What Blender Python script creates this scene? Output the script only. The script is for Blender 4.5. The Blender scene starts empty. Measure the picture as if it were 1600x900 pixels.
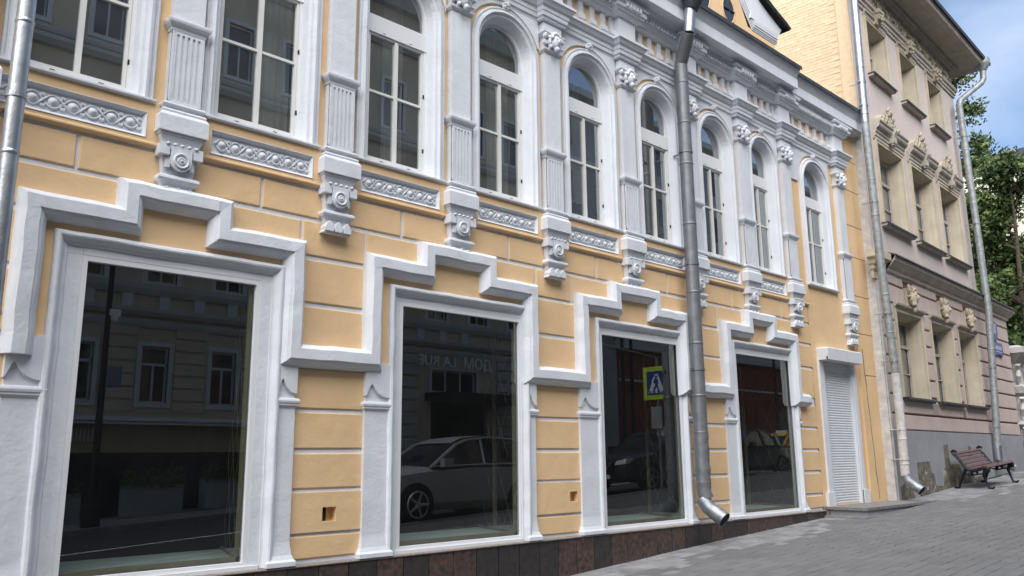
import bpy, bmesh, math, random
from math import sin, cos, pi, radians
from mathutils import Vector, Matrix
random.seed(7)
S = bpy.context.scene
COL = S.collection

# ------------------------------------------------------------ camera
cam = bpy.data.cameras.new('camera')
cam_o = bpy.data.objects.new('camera', cam); COL.objects.link(cam_o)
YAW, PITCH, ROLL = radians(43.6248), radians(11.5483), radians(-0.5678)
fw = Vector((sin(YAW)*cos(PITCH), cos(YAW)*cos(PITCH), sin(PITCH)))
rt = fw.cross(Vector((0, 0, 1))).normalized(); up = rt.cross(fw)
r2 = rt*cos(ROLL) + up*sin(ROLL); u2 = -rt*sin(ROLL) + up*cos(ROLL)
m = Matrix((r2, u2, -fw)).transposed().to_4x4(); m.translation = Vector((0, -7.5, 1.6))
cam_o.matrix_world = m
cam.sensor_width = 36; cam.lens = 1300.11/1600*36
cam.clip_start = .05; cam.clip_end = 2000
S.camera = cam_o

# ------------------------------------------------------------ world and sun
SUN_EL, SUN_AZ = radians(46), radians(226)          # azimuth clockwise from +Y
W = bpy.data.worlds.new('World'); S.world = W; W.use_nodes = True
nt = W.node_tree; nt.nodes.clear()
def N(t, **k):
    n = nt.nodes.new(t)
    for a, b in k.items(): setattr(n, a, b)
    return n
sky = N('ShaderNodeTexSky', sky_type='NISHITA', sun_disc=False, sun_elevation=SUN_EL, sun_rotation=SUN_AZ, air_density=1.0, dust_density=.6, ozone_density=2.0)
tc = N('ShaderNodeTexCoord'); mp = N('ShaderNodeMapping'); mp.inputs['Scale'].default_value = (1, 1, 2.6)
nz = N('ShaderNodeTexNoise'); nz.inputs['Scale'].default_value = 2.3; nz.inputs['Detail'].default_value = 7; nz.inputs['Roughness'].default_value = .52
rp = N('ShaderNodeValToRGB'); rp.color_ramp.elements[0].position = .44; rp.color_ramp.elements[1].position = .64
rp.color_ramp.elements[0].color = (.06, .06, .06, 1); rp.color_ramp.elements[1].color = (.85, .85, .85, 1)
mx = N('ShaderNodeMix', data_type='RGBA'); mx.inputs[7].default_value = (3.9, 4.7, 6.2, 1)
bg = N('ShaderNodeBackground'); bg.inputs['Strength'].default_value = .054
out = N('ShaderNodeOutputWorld')
L = nt.links.new
L(tc.outputs['Generated'], mp.inputs['Vector']); L(mp.outputs['Vector'], nz.inputs['Vector'])
L(nz.outputs['Fac'], rp.inputs['Fac']); L(rp.outputs['Color'], mx.inputs[0])
L(sky.outputs['Color'], mx.inputs[6]); L(mx.outputs[2], bg.inputs['Color']); L(bg.outputs['Background'], out.inputs['Surface'])
sun = bpy.data.lights.new('sun', 'SUN'); sun.energy = 2.3; sun.angle = radians(75); sun.color = (1, .965, .93)
sun_o = bpy.data.objects.new('sun', sun); COL.objects.link(sun_o)
sd = Vector((sin(SUN_AZ)*cos(SUN_EL), cos(SUN_AZ)*cos(SUN_EL), sin(SUN_EL)))
sun_o.rotation_euler = sd.to_track_quat('Z', 'Y').to_euler()
S.view_settings.view_transform = 'Standard'; S.view_settings.look = 'None'
S.view_settings.exposure = 1.80; S.view_settings.gamma = 1; S.view_settings.use_curve_mapping = False
S.render.engine = 'CYCLES'
S.cycles.max_bounces = 7; S.cycles.transparent_max_bounces = 12; S.cycles.glossy_bounces = 4; S.cycles.diffuse_bounces = 4

# ------------------------------------------------------------ materials
def mat(name, col, rough=.8, var=.08, vscale=3., bump=.0, bscale=40., metal=0., col2=None, bevel=0., spec=.3, stain=None, bump2=0., b2scale=6., streak=0.):
    M = bpy.data.materials.new(name); M.use_nodes = True
    t = M.node_tree; b = t.nodes['Principled BSDF']
    def n(ty, **k):
        q = t.nodes.new(ty)
        for a, c in k.items(): setattr(q, a, c)
        return q
    l = t.links.new
    g = n('ShaderNodeNewGeometry')
    b.inputs['Roughness'].default_value = rough; b.inputs['Metallic'].default_value = metal
    b.inputs['Specular IOR Level'].default_value = spec
    c2 = col2 if col2 else tuple(max(0, c*(1-var*2.2)) for c in col)
    no = n('ShaderNodeTexNoise'); no.inputs['Scale'].default_value = vscale; no.inputs['Detail'].default_value = 6; no.inputs['Roughness'].default_value = .6
    l(g.outputs['Position'], no.inputs['Vector'])
    r = n('ShaderNodeValToRGB'); r.color_ramp.elements[0].position = .33; r.color_ramp.elements[1].position = .67
    r.color_ramp.elements[0].color = (*c2, 1); r.color_ramp.elements[1].color = (*col, 1)
    l(no.outputs['Fac'], r.inputs['Fac']); last = r.outputs['Color']
    if streak:
        mp_ = n('ShaderNodeMapping'); mp_.inputs['Scale'].default_value = (9, 9, .7)
        l(g.outputs['Position'], mp_.inputs['Vector'])
        s2 = n('ShaderNodeTexNoise'); s2.inputs['Scale'].default_value = 1.; s2.inputs['Detail'].default_value = 5
        l(mp_.outputs['Vector'], s2.inputs['Vector'])
        rr = n('ShaderNodeValToRGB'); rr.color_ramp.elements[0].position = .35; rr.color_ramp.elements[1].position = .65
        rr.color_ramp.elements[0].color = (1-streak,)*3+(1,); rr.color_ramp.elements[1].color = (1, 1, 1, 1)
        l(s2.outputs['Fac'], rr.inputs['Fac'])
        mm = n('ShaderNodeMix', data_type='RGBA', blend_type='MULTIPLY'); mm.inputs[0].default_value = 1
        l(last, mm.inputs[6]); l(rr.outputs['Color'], mm.inputs[7]); last = mm.outputs[2]
    if stain:
        sc, thr, cs = stain
        s3 = n('ShaderNodeTexNoise'); s3.inputs['Scale'].default_value = sc; s3.inputs['Detail'].default_value = 8; s3.inputs['Roughness'].default_value = .65
        l(g.outputs['Position'], s3.inputs['Vector'])
        r3 = n('ShaderNodeValToRGB'); r3.color_ramp.elements[0].position = thr; r3.color_ramp.elements[1].position = thr+.05
        l(s3.outputs['Fac'], r3.inputs['Fac'])
        m3 = n('ShaderNodeMix', data_type='RGBA'); m3.inputs[7].default_value = (*cs, 1)
        l(r3.outputs['Color'], m3.inputs[0]); l(last, m3.inputs[6]); last = m3.outputs[2]
    l(last, b.inputs['Base Color'])
    nrm = None
    if bevel:
        bv = n('ShaderNodeBevel', samples=3); bv.inputs['Radius'].default_value = bevel; nrm = bv.outputs['Normal']
    for bs, sc in ((bump2, b2scale), (bump, bscale)):
        if bs:
            bn = n('ShaderNodeTexNoise'); bn.inputs['Scale'].default_value = sc; bn.inputs['Detail'].default_value = 4
            l(g.outputs['Position'], bn.inputs['Vector'])
            bp = n('ShaderNodeBump'); bp.inputs['Distance'].default_value = bs; bp.inputs['Strength'].default_value = 1
            l(bn.outputs['Fac'], bp.inputs['Height'])
            if nrm: l(nrm, bp.inputs['Normal'])
            nrm = bp.outputs['Normal']
    if nrm: l(nrm, b.inputs['Normal'])
    return M
WHITE = mat('white_paint', (.70, .725, .765), .55, .035, 2.2, .003, 26, bevel=.007, bump2=.010, b2scale=4, streak=.04)
YELLOW = mat('yellow_stucco', (.76, .53, .30), .85, .045, 1.1, .0022, 30, bevel=.008, bump2=.012, b2scale=4)
PVC = mat('white_plastic', (.74, .75, .76), .35, .01, 2, spec=.5)
CREAMFR = mat('cream_frame', (.74, .735, .70), .45, .04, 3)
ZINC = mat('galvanised_zinc', (.48, .51, .54), .42, .12, 7, .002, 30, metal=.92, spec=.5, bump2=.006, b2scale=5)
OLDZINC = mat('weathered_zinc', (.40, .43, .43), .55, .18, 9, .002, 30, metal=.45, spec=.4, stain=(5, .66, (.50, .52, .47)))
DARKZINC = mat('dark_metal', (.09, .10, .115), .5, .2, 4, .002, 30, metal=.4)
GREYPIPE = mat('grey_pipe_paint', (.235, .245, .26), .5, .12, 6, .002, 40, metal=.5, spec=.5)
ROOF = mat('roof_metal', (.12, .125, .13), .5, .25, 3, .003, 20, metal=.35)
GRAN = mat('granite', (.12, .070, .052), .38, .3, 16, .0008, 90, col2=(.022, .024, .028), spec=.5)
GRAN2 = mat('granite_dark', (.055, .043, .038), .38, .3, 15, .0008, 90, col2=(.018, .021, .026), spec=.5)
GRANTOP = mat('granite_ledge', (.30, .25, .22), .6, .2, 30, .001, 60)
GROUT = mat('grout', (.30, .26, .23), .9)
def paver_mat(name, col, stain):
    return mat(name, col, .82, .07, .9, .003, 60, stain=stain)
PAV = [paver_mat('paver_grey', c, (1.1, .68, (.19, .19, .19))) for c in ((.158, .158, .157), (.146, .146, .146), (.168, .168, .167), (.153, .150, .149))]
DUST = mat('pale_dusty_paver', (.28, .28, .285), .9, .2, 3, .003, 60, stain=(1.7, .60, (.20, .20, .21)))
SAND = mat('paver_bed', (.11, .108, .105), .95, .2, 20, .004, 50)
ASPH = mat('asphalt', (.055, .055, .058), .9, .15, 30, .004, 80)
FARPAVE = mat('far_paving', (.20, .20, .21), .85, .15, 4)
PINK = mat('pink_stucco', (.61, .50, .45), .9, .06, 1.1, .003, 30, streak=.07, bump2=.01, b2scale=3)
PINKUP = mat('pale_pink_stucco', (.64, .56, .52), .9, .04, .9, .002, 30, streak=.05, bump2=.008, b2scale=3)
GROOVE = mat('groove_brown', (.20, .105, .085), .9)
CREAM = mat('cream_stone', (.60, .53, .40), .85, .09, 2.4, .004, 30, streak=.10)
CREAMD = mat('weathered_cornice', (.56, .50, .43), .85, .12, 2.6, .004, 30, streak=.14)
ORNA = mat('ornament_stone', (.58, .51, .39), .9, .18, 9, .008, 35)
GREYPL = mat('grey_plinth', (.34, .345, .365), .9, .08, 1.5, .004, 20, stain=(.9, .62, (.41, .41, .42)))
PATCH = mat('bare_masonry', (.25, .22, .175), .95, .3, 6, .02, 14, stain=(4, .60, (.45, .43, .40)))
PEEL = mat('peeling_white', (.62, .60, .58), .9, .12, 5, .01, 18, stain=(3.5, .63, (.55, .42, .36)), bump2=.02, b2scale=8)
BRICKY = [mat('painted_brick', c, .9, .05, 8, .006, 40) for c in ((.82, .63, .40), (.80, .61, .385), (.84, .65, .42))]
MORTY = mat('painted_mortar', (.78, .59, .37), .95, .05, 8, .004, 40)
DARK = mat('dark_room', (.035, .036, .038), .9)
DARK2 = mat('upper_room', (.13, .135, .135), .9)
BOARD = mat('display_board', (.50, .58, .55), .6, .05, 3)
BRASS = mat('brown_bar', (.30, .25, .16), .5, .1, 8)
CURT = mat('curtain', (.42, .44, .46), .9, .06, 4)
SHUT = mat('shutter_white', (.68, .70, .73), .4, .04, 3, spec=.5)
BLACK = mat('black_iron', (.012, .013, .014), .5, .2, 9, .002, 40, metal=.2)
IRON = mat('bench_iron', (.018, .024, .028), .45, .3, 9, .002, 40, metal=.3)
WOOD = mat('bench_wood', (.16, .095, .095), .6, .25, 14, .002, 60)
BLUE = mat('sign_blue', (.02, .045, .25), .35, .05, 2, spec=.5)
SPOUT = mat('spout_metal', (.36, .385, .41), .5, .2, 9, .004, 24, metal=.75, bump2=.01, b2scale=7)
LETW = mat('sign_white', (.8, .8, .8), .5)
BARK = mat('bark', (.11, .085, .065), .9, .3, 12, .01, 25)
def leafmat(n, c, c2):
    M = mat(n, c, .6, .2, 1.2, col2=c2, spec=.25)
    return M
LEAF = [leafmat('leaf_green', (.085, .13, .04), (.04, .072, .024)), leafmat('leaf_yellow_green', (.17, .19, .055), (.09, .12, .035))]
TAN = mat('tan_stucco', (.48, .42, .31), .9, .08, 1.2)
TANG = mat('grey_stucco', (.40, .41, .39), .9, .08, 1.2)
STONEB = mat('dark_stone', (.05, .05, .055), .6, .2, 3)
RED = mat('red_stucco', (.22, .065, .038), .9, .1, 1.)
GREYW = mat('grey_wall', (.33, .34, .345), .9, .1, 1.)
CARW = mat('car_silver', (.30, .31, .32), .28, .01, 2, spec=.6)
CARB = mat('car_black', (.02, .022, .026), .2, .02, 2, spec=.7)
CARY = mat('taxi_yellow', (.72, .40, .02), .3, .02, 2, spec=.5)
TYRE = mat('tyre', (.02, .02, .02), .8)
RIM = mat('alloy', (.55, .56, .57), .3, metal=.8)
CARG = mat('car_glass', (.012, .014, .017), .05, spec=.9)
LAMPG = mat('lamp_glass', (.75, .78, .80), .15, spec=.8)
LIME = mat('sign_lime', (.55, .75, .03), .5)
def glass(name, tint, boost, wav, veil=.02):
    M = bpy.data.materials.new(name); M.use_nodes = True; t = M.node_tree; t.nodes.clear(); l = t.links.new
    o = t.nodes.new('ShaderNodeOutputMaterial'); mi = t.nodes.new('ShaderNodeMixShader')
    tr = t.nodes.new('ShaderNodeBsdfTransparent'); tr.inputs[0].default_value = (*tint, 1)
    gl = t.nodes.new('ShaderNodeBsdfGlossy'); gl.inputs['Roughness'].default_value = .004; gl.inputs[0].default_value = (.93, .97, 1, 1)
    def mt(op, a, b=None):
        q = t.nodes.new('ShaderNodeMath'); q.operation = op; q.use_clamp = True
        for k, v in enumerate((a, b)):
            if v is None: continue
            if isinstance(v, (int, float)): q.inputs[k].default_value = v
            else: l(v, q.inputs[k])
        return q.outputs[0]
    lw = t.nodes.new('ShaderNodeNewGeometry'); dt = t.nodes.new('ShaderNodeVectorMath'); dt.operation = 'DOT_PRODUCT'
    l(lw.outputs['Normal'], dt.inputs[0]); l(lw.outputs['Incoming'], dt.inputs[1])
    ab = t.nodes.new('ShaderNodeMath'); ab.operation = 'ABSOLUTE'; l(dt.outputs['Value'], ab.inputs[0])
    R_ = mt('ADD', mt('MULTIPLY', mt('POWER', mt('SUBTRACT', 1.0, ab.outputs[0]), 5.0), 1-boost), boost)   # Schlick, same from both sides
    g = t.nodes.new('ShaderNodeNewGeometry'); no = t.nodes.new('ShaderNodeTexNoise'); no.inputs['Scale'].default_value = .9; no.inputs['Detail'].default_value = 1
    bp = t.nodes.new('ShaderNodeBump'); bp.inputs['Distance'].default_value = wav
    l(g.outputs['Position'], no.inputs['Vector']); l(no.outputs['Fac'], bp.inputs['Height']); l(bp.outputs['Normal'], gl.inputs['Normal'])
    l(R_, mi.inputs[0]); l(tr.outputs[0], mi.inputs[1]); l(gl.outputs[0], mi.inputs[2]); 
    df = t.nodes.new('ShaderNodeBsdfDiffuse'); df.inputs[0].default_value = (.55, .56, .56, 1); m2 = t.nodes.new('ShaderNodeMixShader')
    n2 = t.nodes.new('ShaderNodeTexNoise'); n2.inputs['Scale'].default_value = 3.; n2.inputs['Detail'].default_value = 8; l(g.outputs['Position'], n2.inputs['Vector'])
    l(mt('MULTIPLY', n2.outputs['Fac'], veil), m2.inputs[0]); l(mi.outputs[0], m2.inputs[1]); l(df.outputs[0], m2.inputs[2]); l(m2.outputs[0], o.inputs[0])
    return M
GLASS = glass('shop_glass', (.66, .72, .70), .16, .0003, .018)
GLASSU = glass('window_glass', (.62, .66, .65), .34, .0008, .10)

# ------------------------------------------------------------ mesh builder
def rm(a):                                            # rotation about z
    return Matrix.Rotation(a, 4, 'Z')
class MB:
    def __init__(s): s.v = []; s.f = []; s.m = []; s.mi = 0
    def add(s, v, f):
        b = len(s.v); s.v += [tuple(p) for p in v]; s.f += [tuple(b+i for i in q) for q in f]; s.m += [s.mi]*len(f); return s
    def box(s, x0, x1, y0, y1, z0, z1):
        v = [(x, y, z) for z in (z0, z1) for y in (y0, y1) for x in (x0, x1)]
        return s.add(v, [(0, 2, 3, 1), (4, 5, 7, 6), (0, 1, 5, 4), (2, 6, 7, 3), (0, 4, 6, 2), (1, 3, 7, 5)])
    def prism(s, P, y0, y1):                          # polygon in x,z between two y
        n = len(P); v = [(x, y0, z) for x, z in P]+[(x, y1, z) for x, z in P]
        return s.add(v, [tuple(range(n)), tuple(range(2*n-1, n-1, -1))]+[(i, i+n, (i+1) % n+n, (i+1) % n) for i in range(n)])
    def prismx(s, P, x0, x1):                         # polygon in y,z along x
        n = len(P); v = [(x0, y, z) for y, z in P]+[(x1, y, z) for y, z in P]
        return s.add(v, [tuple(range(n)), tuple(range(2*n-1, n-1, -1))]+[(i, i+n, (i+1) % n+n, (i+1) % n) for i in range(n)])
    def prismz(s, P, z0, z1):
        n = len(P); v = [(x, y, z0) for x, y in P]+[(x, y, z1) for x, y in P]
        return s.add(v, [tuple(range(n)), tuple(range(2*n-1, n-1, -1))]+[(i, i+n, (i+1) % n+n, (i+1) % n) for i in range(n)])
    def sweep(s, path, prof, plane='xz', closed=False, y0=0., cap=True, wob=0., step=.16):
        if wob:                                       # hand-run plaster: subdivide and let the line wander a little
            P2 = []
            for a, b in zip(path, list(path[1:])+([path[0]] if closed else [])):
                n_ = max(1, int(math.hypot(b[0]-a[0], b[1]-a[1])/step))
                P2 += [(a[0]+(b[0]-a[0])*i/n_, a[1]+(b[1]-a[1])*i/n_) for i in range(n_)]
            if not closed: P2.append(tuple(path[-1]))
            path = P2
        # path 2D; profile (u, w): u to the right-hand side of travel, w out of the plane
        n = len(path); k = len(prof); rings = []
        for i in range(n):
            p = Vector(path[i])
            a = Vector(path[i-1]) if (i or closed) else None
            c = Vector(path[(i+1) % n]) if (i < n-1 or closed) else None
            d1 = (p-a).normalized() if a is not None else None
            d2 = (c-p).normalized() if c is not None else None
            d1 = d1 or d2; d2 = d2 or d1
            n1 = Vector((d1.y, -d1.x)); n2 = Vector((d2.y, -d2.x))
            mm = (n1+n2)/max(.15, 1+n1.dot(n2))
            ju, jw = random.uniform(-wob, wob), random.uniform(-wob, wob)*.6
            for u, w in prof:
                if wob and w > .004: w = w+jw+random.uniform(-wob, wob)*.25; u = u+ju+random.uniform(-wob, wob)*.3
                q = p+mm*u
                rings.append((q.x, y0-w, q.y) if plane == 'xz' else (q.x, q.y, w))
        f = []
        for i in range(n if closed else n-1):
            j = (i+1) % n
            for a in range(k-1): f.append((i*k+a, j*k+a, j*k+a+1, i*k+a+1))
        if not closed and cap and k > 2: f += [tuple(range(k)), tuple(reversed([(n-1)*k+a for a in range(k)]))]
        return s.add(rings, f)
    def stack(s, c, h, d, prof, y0=0.):               # rectangular pier: profile (offset, z)
        v = []; f = []
        for o, z in prof: v += [(c-h-o, y0, z), (c-h-o, y0-d-o, z), (c+h+o, y0-d-o, z), (c+h+o, y0, z)]
        n = len(prof)
        for i in range(n-1):
            for a in range(4): b = (a+1) % 4; f.append((i*4+a, i*4+b, (i+1)*4+b, (i+1)*4+a))
        f += [(0, 1, 2, 3), tuple((n-1)*4+a for a in (3, 2, 1, 0))]
        return s.add(v, f)
    def tube(s, P, r, seg=12, cap=True):
        P = [Vector(p) for p in P]; n = len(P); v = []; f = []
        R = r if isinstance(r, (list, tuple)) else [r]*n
        ref = None
        for i, p in enumerate(P):
            d = ((P[min(i+1, n-1)]-p).normalized()+(p-P[max(i-1, 0)]).normalized()).normalized()
            if ref is None: ref = Vector((1, 0, 0)) if abs(d.x) < .8 else Vector((0, 1, 0))
            a = (ref-d*ref.dot(d)).normalized(); b = d.cross(a).normalized(); ref = a
            for k in range(seg): t = 2*pi*k/seg; v.append(p+(a*cos(t)+b*sin(t))*R[i])
        for i in range(n-1):
            for k in range(seg): j = (k+1) % seg; f.append((i*seg+k, i*seg+j, (i+1)*seg+j, (i+1)*seg+k))
        if cap: f += [tuple(range(seg))[::-1], tuple((n-1)*seg+k for k in range(seg))]
        return s.add(v, f)
    def disc(s, c, prof, seg=20):                     # turned about the -y axis: profile (radius, out)
        v = []; f = []
        for r, w in prof:
            for k in range(seg): t = 2*pi*k/seg; v.append((c[0]+r*cos(t), c[1]-w, c[2]+r*sin(t)))
        for i in range(len(prof)-1):
            for k in range(seg): j = (k+1) % seg; f.append((i*seg+k, i*seg+j, (i+1)*seg+j, (i+1)*seg+k))
        f.append(tuple((len(prof)-1)*seg+k for k in range(seg)))
        return s.add(v, f)
    def ball(s, c, r, seg=10, rings=6):
        if not isinstance(r, (tuple, list)): r = (r, r, r)
        v = [(c[0], c[1], c[2]-r[2])]; f = []
        for i in range(1, rings):
            a = pi*i/rings
            for k in range(seg): t = 2*pi*k/seg; v.append((c[0]+r[0]*sin(a)*cos(t), c[1]+r[1]*sin(a)*sin(t), c[2]-r[2]*cos(a)))
        v.append((c[0], c[1], c[2]+r[2])); e = len(v)-1
        for k in range(seg):
            j = (k+1) % seg; f.append((0, 1+j, 1+k)); f.append((e, e-seg+k, e-seg+j))
            for i in range(rings-2): f.append((1+i*seg+k, 1+i*seg+j, 1+(i+1)*seg+j, 1+(i+1)*seg+k))
        return s.add(v, f)
    def xf(s, M):
        s.v = [tuple(M @ Vector(p)) for p in s.v]; return s
    def mesh(s, name, mats, smooth=False):
        me = bpy.data.meshes.new(name); me.from_pydata(s.v, [], s.f)
        for q in (mats if isinstance(mats, (list, tuple)) else [mats]): me.materials.append(q)
        if any(s.m): me.polygons.foreach_set('material_index', s.m)
        if name != 'pane' and name != 'round_pane':
            b = bmesh.new(); b.from_mesh(me); bmesh.ops.recalc_face_normals(b, faces=b.faces); b.to_mesh(me); b.free()
        if smooth:
            me.polygons.foreach_set('use_smooth', [True]*len(me.polygons))
            try: me.set_sharp_from_angle(angle=radians(38))
            except Exception: pass
        me.update(); return me
    def build(s, name, mats, parent=None, loc=(0, 0, 0), rz=0, smooth=False, label=None):
        return place(name, s.mesh(name, mats, smooth), parent, loc, rz, label)
def place(name, me, parent=None, loc=(0, 0, 0), rz=0, label=None):
    o = bpy.data.objects.new(name, me); COL.objects.link(o); o.location = loc; o.rotation_euler = (0, 0, rz)
    if parent: o.parent = parent
    if label: o['label'] = label
    return o
def thing(name, label, cat, loc=(0, 0, 0), rz=0, group=None):
    return tag(place(name, None, None, loc, rz), label, cat, group)
def tag(o, label, cat, group=None):
    o['label'] = label; o['category'] = cat
    if group: o['group'] = group
    return o
def struct(o): o['kind'] = 'structure'; return o
def stuff(o): o['kind'] = 'stuff'; return o
def grid_wall(mb, x0, x1, z0, z1, holes, y0, y1=None):
    # flat wall facing -y between heights with rectangular holes; reveals to y1
    xs = sorted({x0, x1, *[h[0] for h in holes], *[h[1] for h in holes]}); zs = sorted({z0, z1, *[h[2] for h in holes], *[h[3] for h in holes]})
    for a, b in zip(xs, xs[1:]):
        for c, d in zip(zs, zs[1:]):
            mx_, mz_ = (a+b)/2, (c+d)/2
            if any(h[0] < mx_ < h[1] and h[2] < mz_ < h[3] for h in holes): continue
            if not (x0 <= mx_ <= x1 and z0 <= mz_ <= z1): continue
            mb.add([(a, y0, c), (b, y0, c), (b, y0, d), (a, y0, d)], [(0, 1, 2, 3)])
    if y1 is not None:
        for (a, b, c, d) in holes:
            mb.add([(a, y0, c), (b, y0, c), (b, y1, c), (a, y1, c)], [(0, 1, 2, 3)]); mb.add([(a, y0, d), (b, y0, d), (b, y1, d), (a, y1, d)], [(0, 1, 2, 3)])
            mb.add([(a, y0, c), (a, y0, d), (a, y1, d), (a, y1, c)], [(0, 1, 2, 3)]); mb.add([(b, y0, c), (b, y0, d), (b, y1, d), (b, y1, c)], [(0, 1, 2, 3)])

# ------------------------------------------------------------ ground
def gz(x):                                           # the street climbs to the right
    K = ((-60, -2.4), (-20, -1.42), (8, .148), (11, .312), (15, .49), (20, .755), (26, 1.08), (60, 1.2), (400, 1.6))
    for (a, za), (b, zb) in zip(K, K[1:]):
        if x <= b: return za+(zb-za)*(x-a)/(b-a)
    return 1.6
def strip(name, m_, y0, y1, dz, xs=None, th=0):
    xs = xs or [-300, -60, -20, -10, -4, 0, 4, 8, 11, 13, 15, 17.5, 20, 23, 26, 32, 40, 60, 120, 400]
    mb = MB()
    for a, b in zip(xs, xs[1:]):
        za, zb = gz(max(a, -40))+dz, gz(max(b, -40))+dz
        mb.add([(a, y0, za), (b, y0, zb), (b, y1, zb), (a, y1, za)], [(0, 1, 2, 3)])
        if th:
            for yy in (y0, y1): mb.add([(a, yy, za), (b, yy, zb), (b, yy, zb-th), (a, yy, za-th)], [(0, 1, 2, 3)])
    return struct(mb.build(name, m_))
strip('ground', SAND, -120, 160, -.16)
strip('road', ASPH, -13.9, -6.95, -.13)
kerb = strip('kerb', FARPAVE, -6.95, -6.80, 0, th=.15)
strip('kerb', FARPAVE, -14.05, -13.9, 0, th=.15)
strip('pavement', FARPAVE, -17.3, -14.05, -.004)
mb = MB()
for i in range(-5, 20):
    x = i*3.; 
    mb.add([(x, -10.48, gz(x)-.126), (x+3, -10.48, gz(x+3)-.126), (x+3, -10.36, gz(x+3)-.126), (x, -10.36, gz(x)-.126)], [(0, 1, 2, 3)])
struct(mb.build('road_line', LETW))
pave = strip('pavement', SAND, -6.80, 6.0, -.022)
# pavers, each a slab of its own
pv = []
LX, LY = .30, .15
for j in range(46):
    y1 = -.045-j*LY
    if y1-LY < -6.8: break
    off = (j % 2)*LX/2+random.uniform(-.02, .02)
    for i in range(int(28/LX)):
        x0 = 3.6+off+i*LX
        if x0 > 27: continue
        # keep only what lies in front of the lens
        d = Vector((x0+.15, y1-.07+7.5)); q = d.x*rt.x+d.y*rt.y; fz = d.x*fw.x+d.y*fw.y
        if fz <= 0 or q/fz > .72 or q/fz < -.2: continue
        if (x0+LX) < 6.2-0.2*y1*0 and y1 > -7 and x0 < 5.0: continue
        pv.append((d.length, x0, y1))
pv.sort()
pm = []
for k, mm_ in enumerate(PAV+[DUST]):
    for v_ in range(2):
        b = MB(); g_ = .0032; s_ = LX*.056
        P = [(g_, -g_), (LX-g_, -g_), (LX-g_, -LY+g_), (g_, -LY+g_)]
        top = [(x, y, x*.056+.0) for x, y in P]; e = .005
        tin = [(x+(e if x < .1 else -e), y+(-e if y > -.07 else e), x*.056+.004+v_*.002) for x, y in P]
        bot = [(x, y, x*.056-.03) for x, y in P]
        b.add(bot+top+tin, [(0, 1, 5, 4), (1, 2, 6, 5), (2, 3, 7, 6), (3, 0, 4, 7), (4, 5, 9, 8), (5, 6, 10, 9), (6, 7, 11, 10), (7, 4, 8, 11), (8, 9, 10, 11)])
        pm.append(b.mesh('paver', mm_))
rest = MB()
def dusty(x, y):
    w = .42+.22*sin(x*1.7)+.2*sin(x*.61+1)
    if 18 < x < 24: w += .5
    return y > -w or (y > -w-.35 and random.random() < .35)
rmats = PAV+[DUST]
for n_, (dd, x0, y1) in enumerate(pv):
    k = 4 if dusty(x0, y1) else random.choice((0, 0, 1, 2, 3)); dz = random.uniform(-.003, .002)
    if n_ < 300:
        place('paver', pm[k*2+random.randint(0, 1)], pave, (x0, y1, gz(x0)+dz-.004))
    else:
        me_ = pm[k*2]; rest.mi = k
        rest.add([(v.co.x+x0, v.co.y+y1, v.co.z+gz(x0)+dz-.004) for v in me_.vertices], [tuple(p.vertices) for p in me_.polygons])
stuff(rest.build('paver_field', rmats, pave))

# ------------------------------------------------------------ the ornate yellow building
YB = thing('ornate_house', 'low yellow house with white stepped mouldings, arched upper windows and four large shop windows', 'building')
XL, XR = -4.0, 17.76
SH = [  # outline L, step L, step R, outline R ; architrave L,R ; glass L,R
    (1.56, 2.32, 3.38, 4.17, 1.86, 3.96, 2.145, 3.69),
    (4.91, 5.63, 6.80, 7.52, 5.24, 7.38, 5.45, 7.25),
    (8.29, 9.01, 10.13, 10.86, 8.68, 10.78, 8.86, 10.68),
    (11.82, 12.55, 13.55, 14.30, 12.12, 14.22, 12.31, 14.13)]
GZ0, GZ1 = .66, 3.295
DOOR = (15.35, 16.62, .68, 3.40)
VENTS = {0: (4.50, 4.66, 1.00, 1.14), 1: (8.12, 8.27, 1.04, 1.17)}
WALLH = [(s[6]-.04, s[7]+.04, GZ0-.02, GZ1+.03) for s in SH]+[DOOR]
# base wall: white behind the joints of the lower storey
mb = MB(); grid_wall(mb, XL, 14.97, .2, 4.44, WALLH[:4]+list(VENTS.values()), 0, .10)
mb.build('wall', WHITE, YB)
mb = MB(); grid_wall(mb, 14.97, XR, .2, 4.86, [DOOR], -.012, .18)
mb.box(16.95, XR+.3, -.05, -.012, .58, 8.6)
mb.build('wall', YELLOW, YB)
# yellow wall of the upper storey with arched openings
UW = [(1.94, .62, .40), (3.64, .64, .42), (5.37, .62, .385), (7.05, .61, .365), (8.735, .60, .355), (10.40, .60, .355), (12.04, .58, .335), (13.62, .54, .30), (15.66, .62, .405)]
PX = [1.10, 2.82, 4.52, 6.22, 7.88, 9.55, 11.22, 12.86, 14.42, 16.70]
ZS, ZT = 4.83, 6.93
mb = MB()
def arc(c, r, z, a0, a1, n): return [(c+r*cos(a0+(a1-a0)*i/n), z+r*sin(a0+(a1-a0)*i/n)) for i in range(n+1)]
edges = [XL]+[(UW[i][0]+UW[i+1][0])/2 for i in range(8)]+[XR]
for i, (c, ho, hg) in enumerate(UW):
    r = ho-.10; a, b = edges[i], edges[i+1]
    left = [(a, 4.44), (c-r, 4.44), (c-r, ZT)]+arc(c, r, ZT, pi, pi/2, 10)[1:]+[(c, 8.60), (a, 8.60)]
    right = [(c, 8.60), (c, ZT+r)]+arc(c, r, ZT, pi/2, 0, 10)[1:]+[(c+r, 4.44), (b, 4.44), (b, 8.60)]
    for P in (left, right):
        mb.add([(x, 0, z) for x, z in P], [tuple(range(len(P)))])
    mb.add([(c-r, 0, 4.44), (c+r, 0, 4.44), (c+r, 0, ZS), (c-r, 0, ZS)], [(0, 1, 2, 3)])
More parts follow.
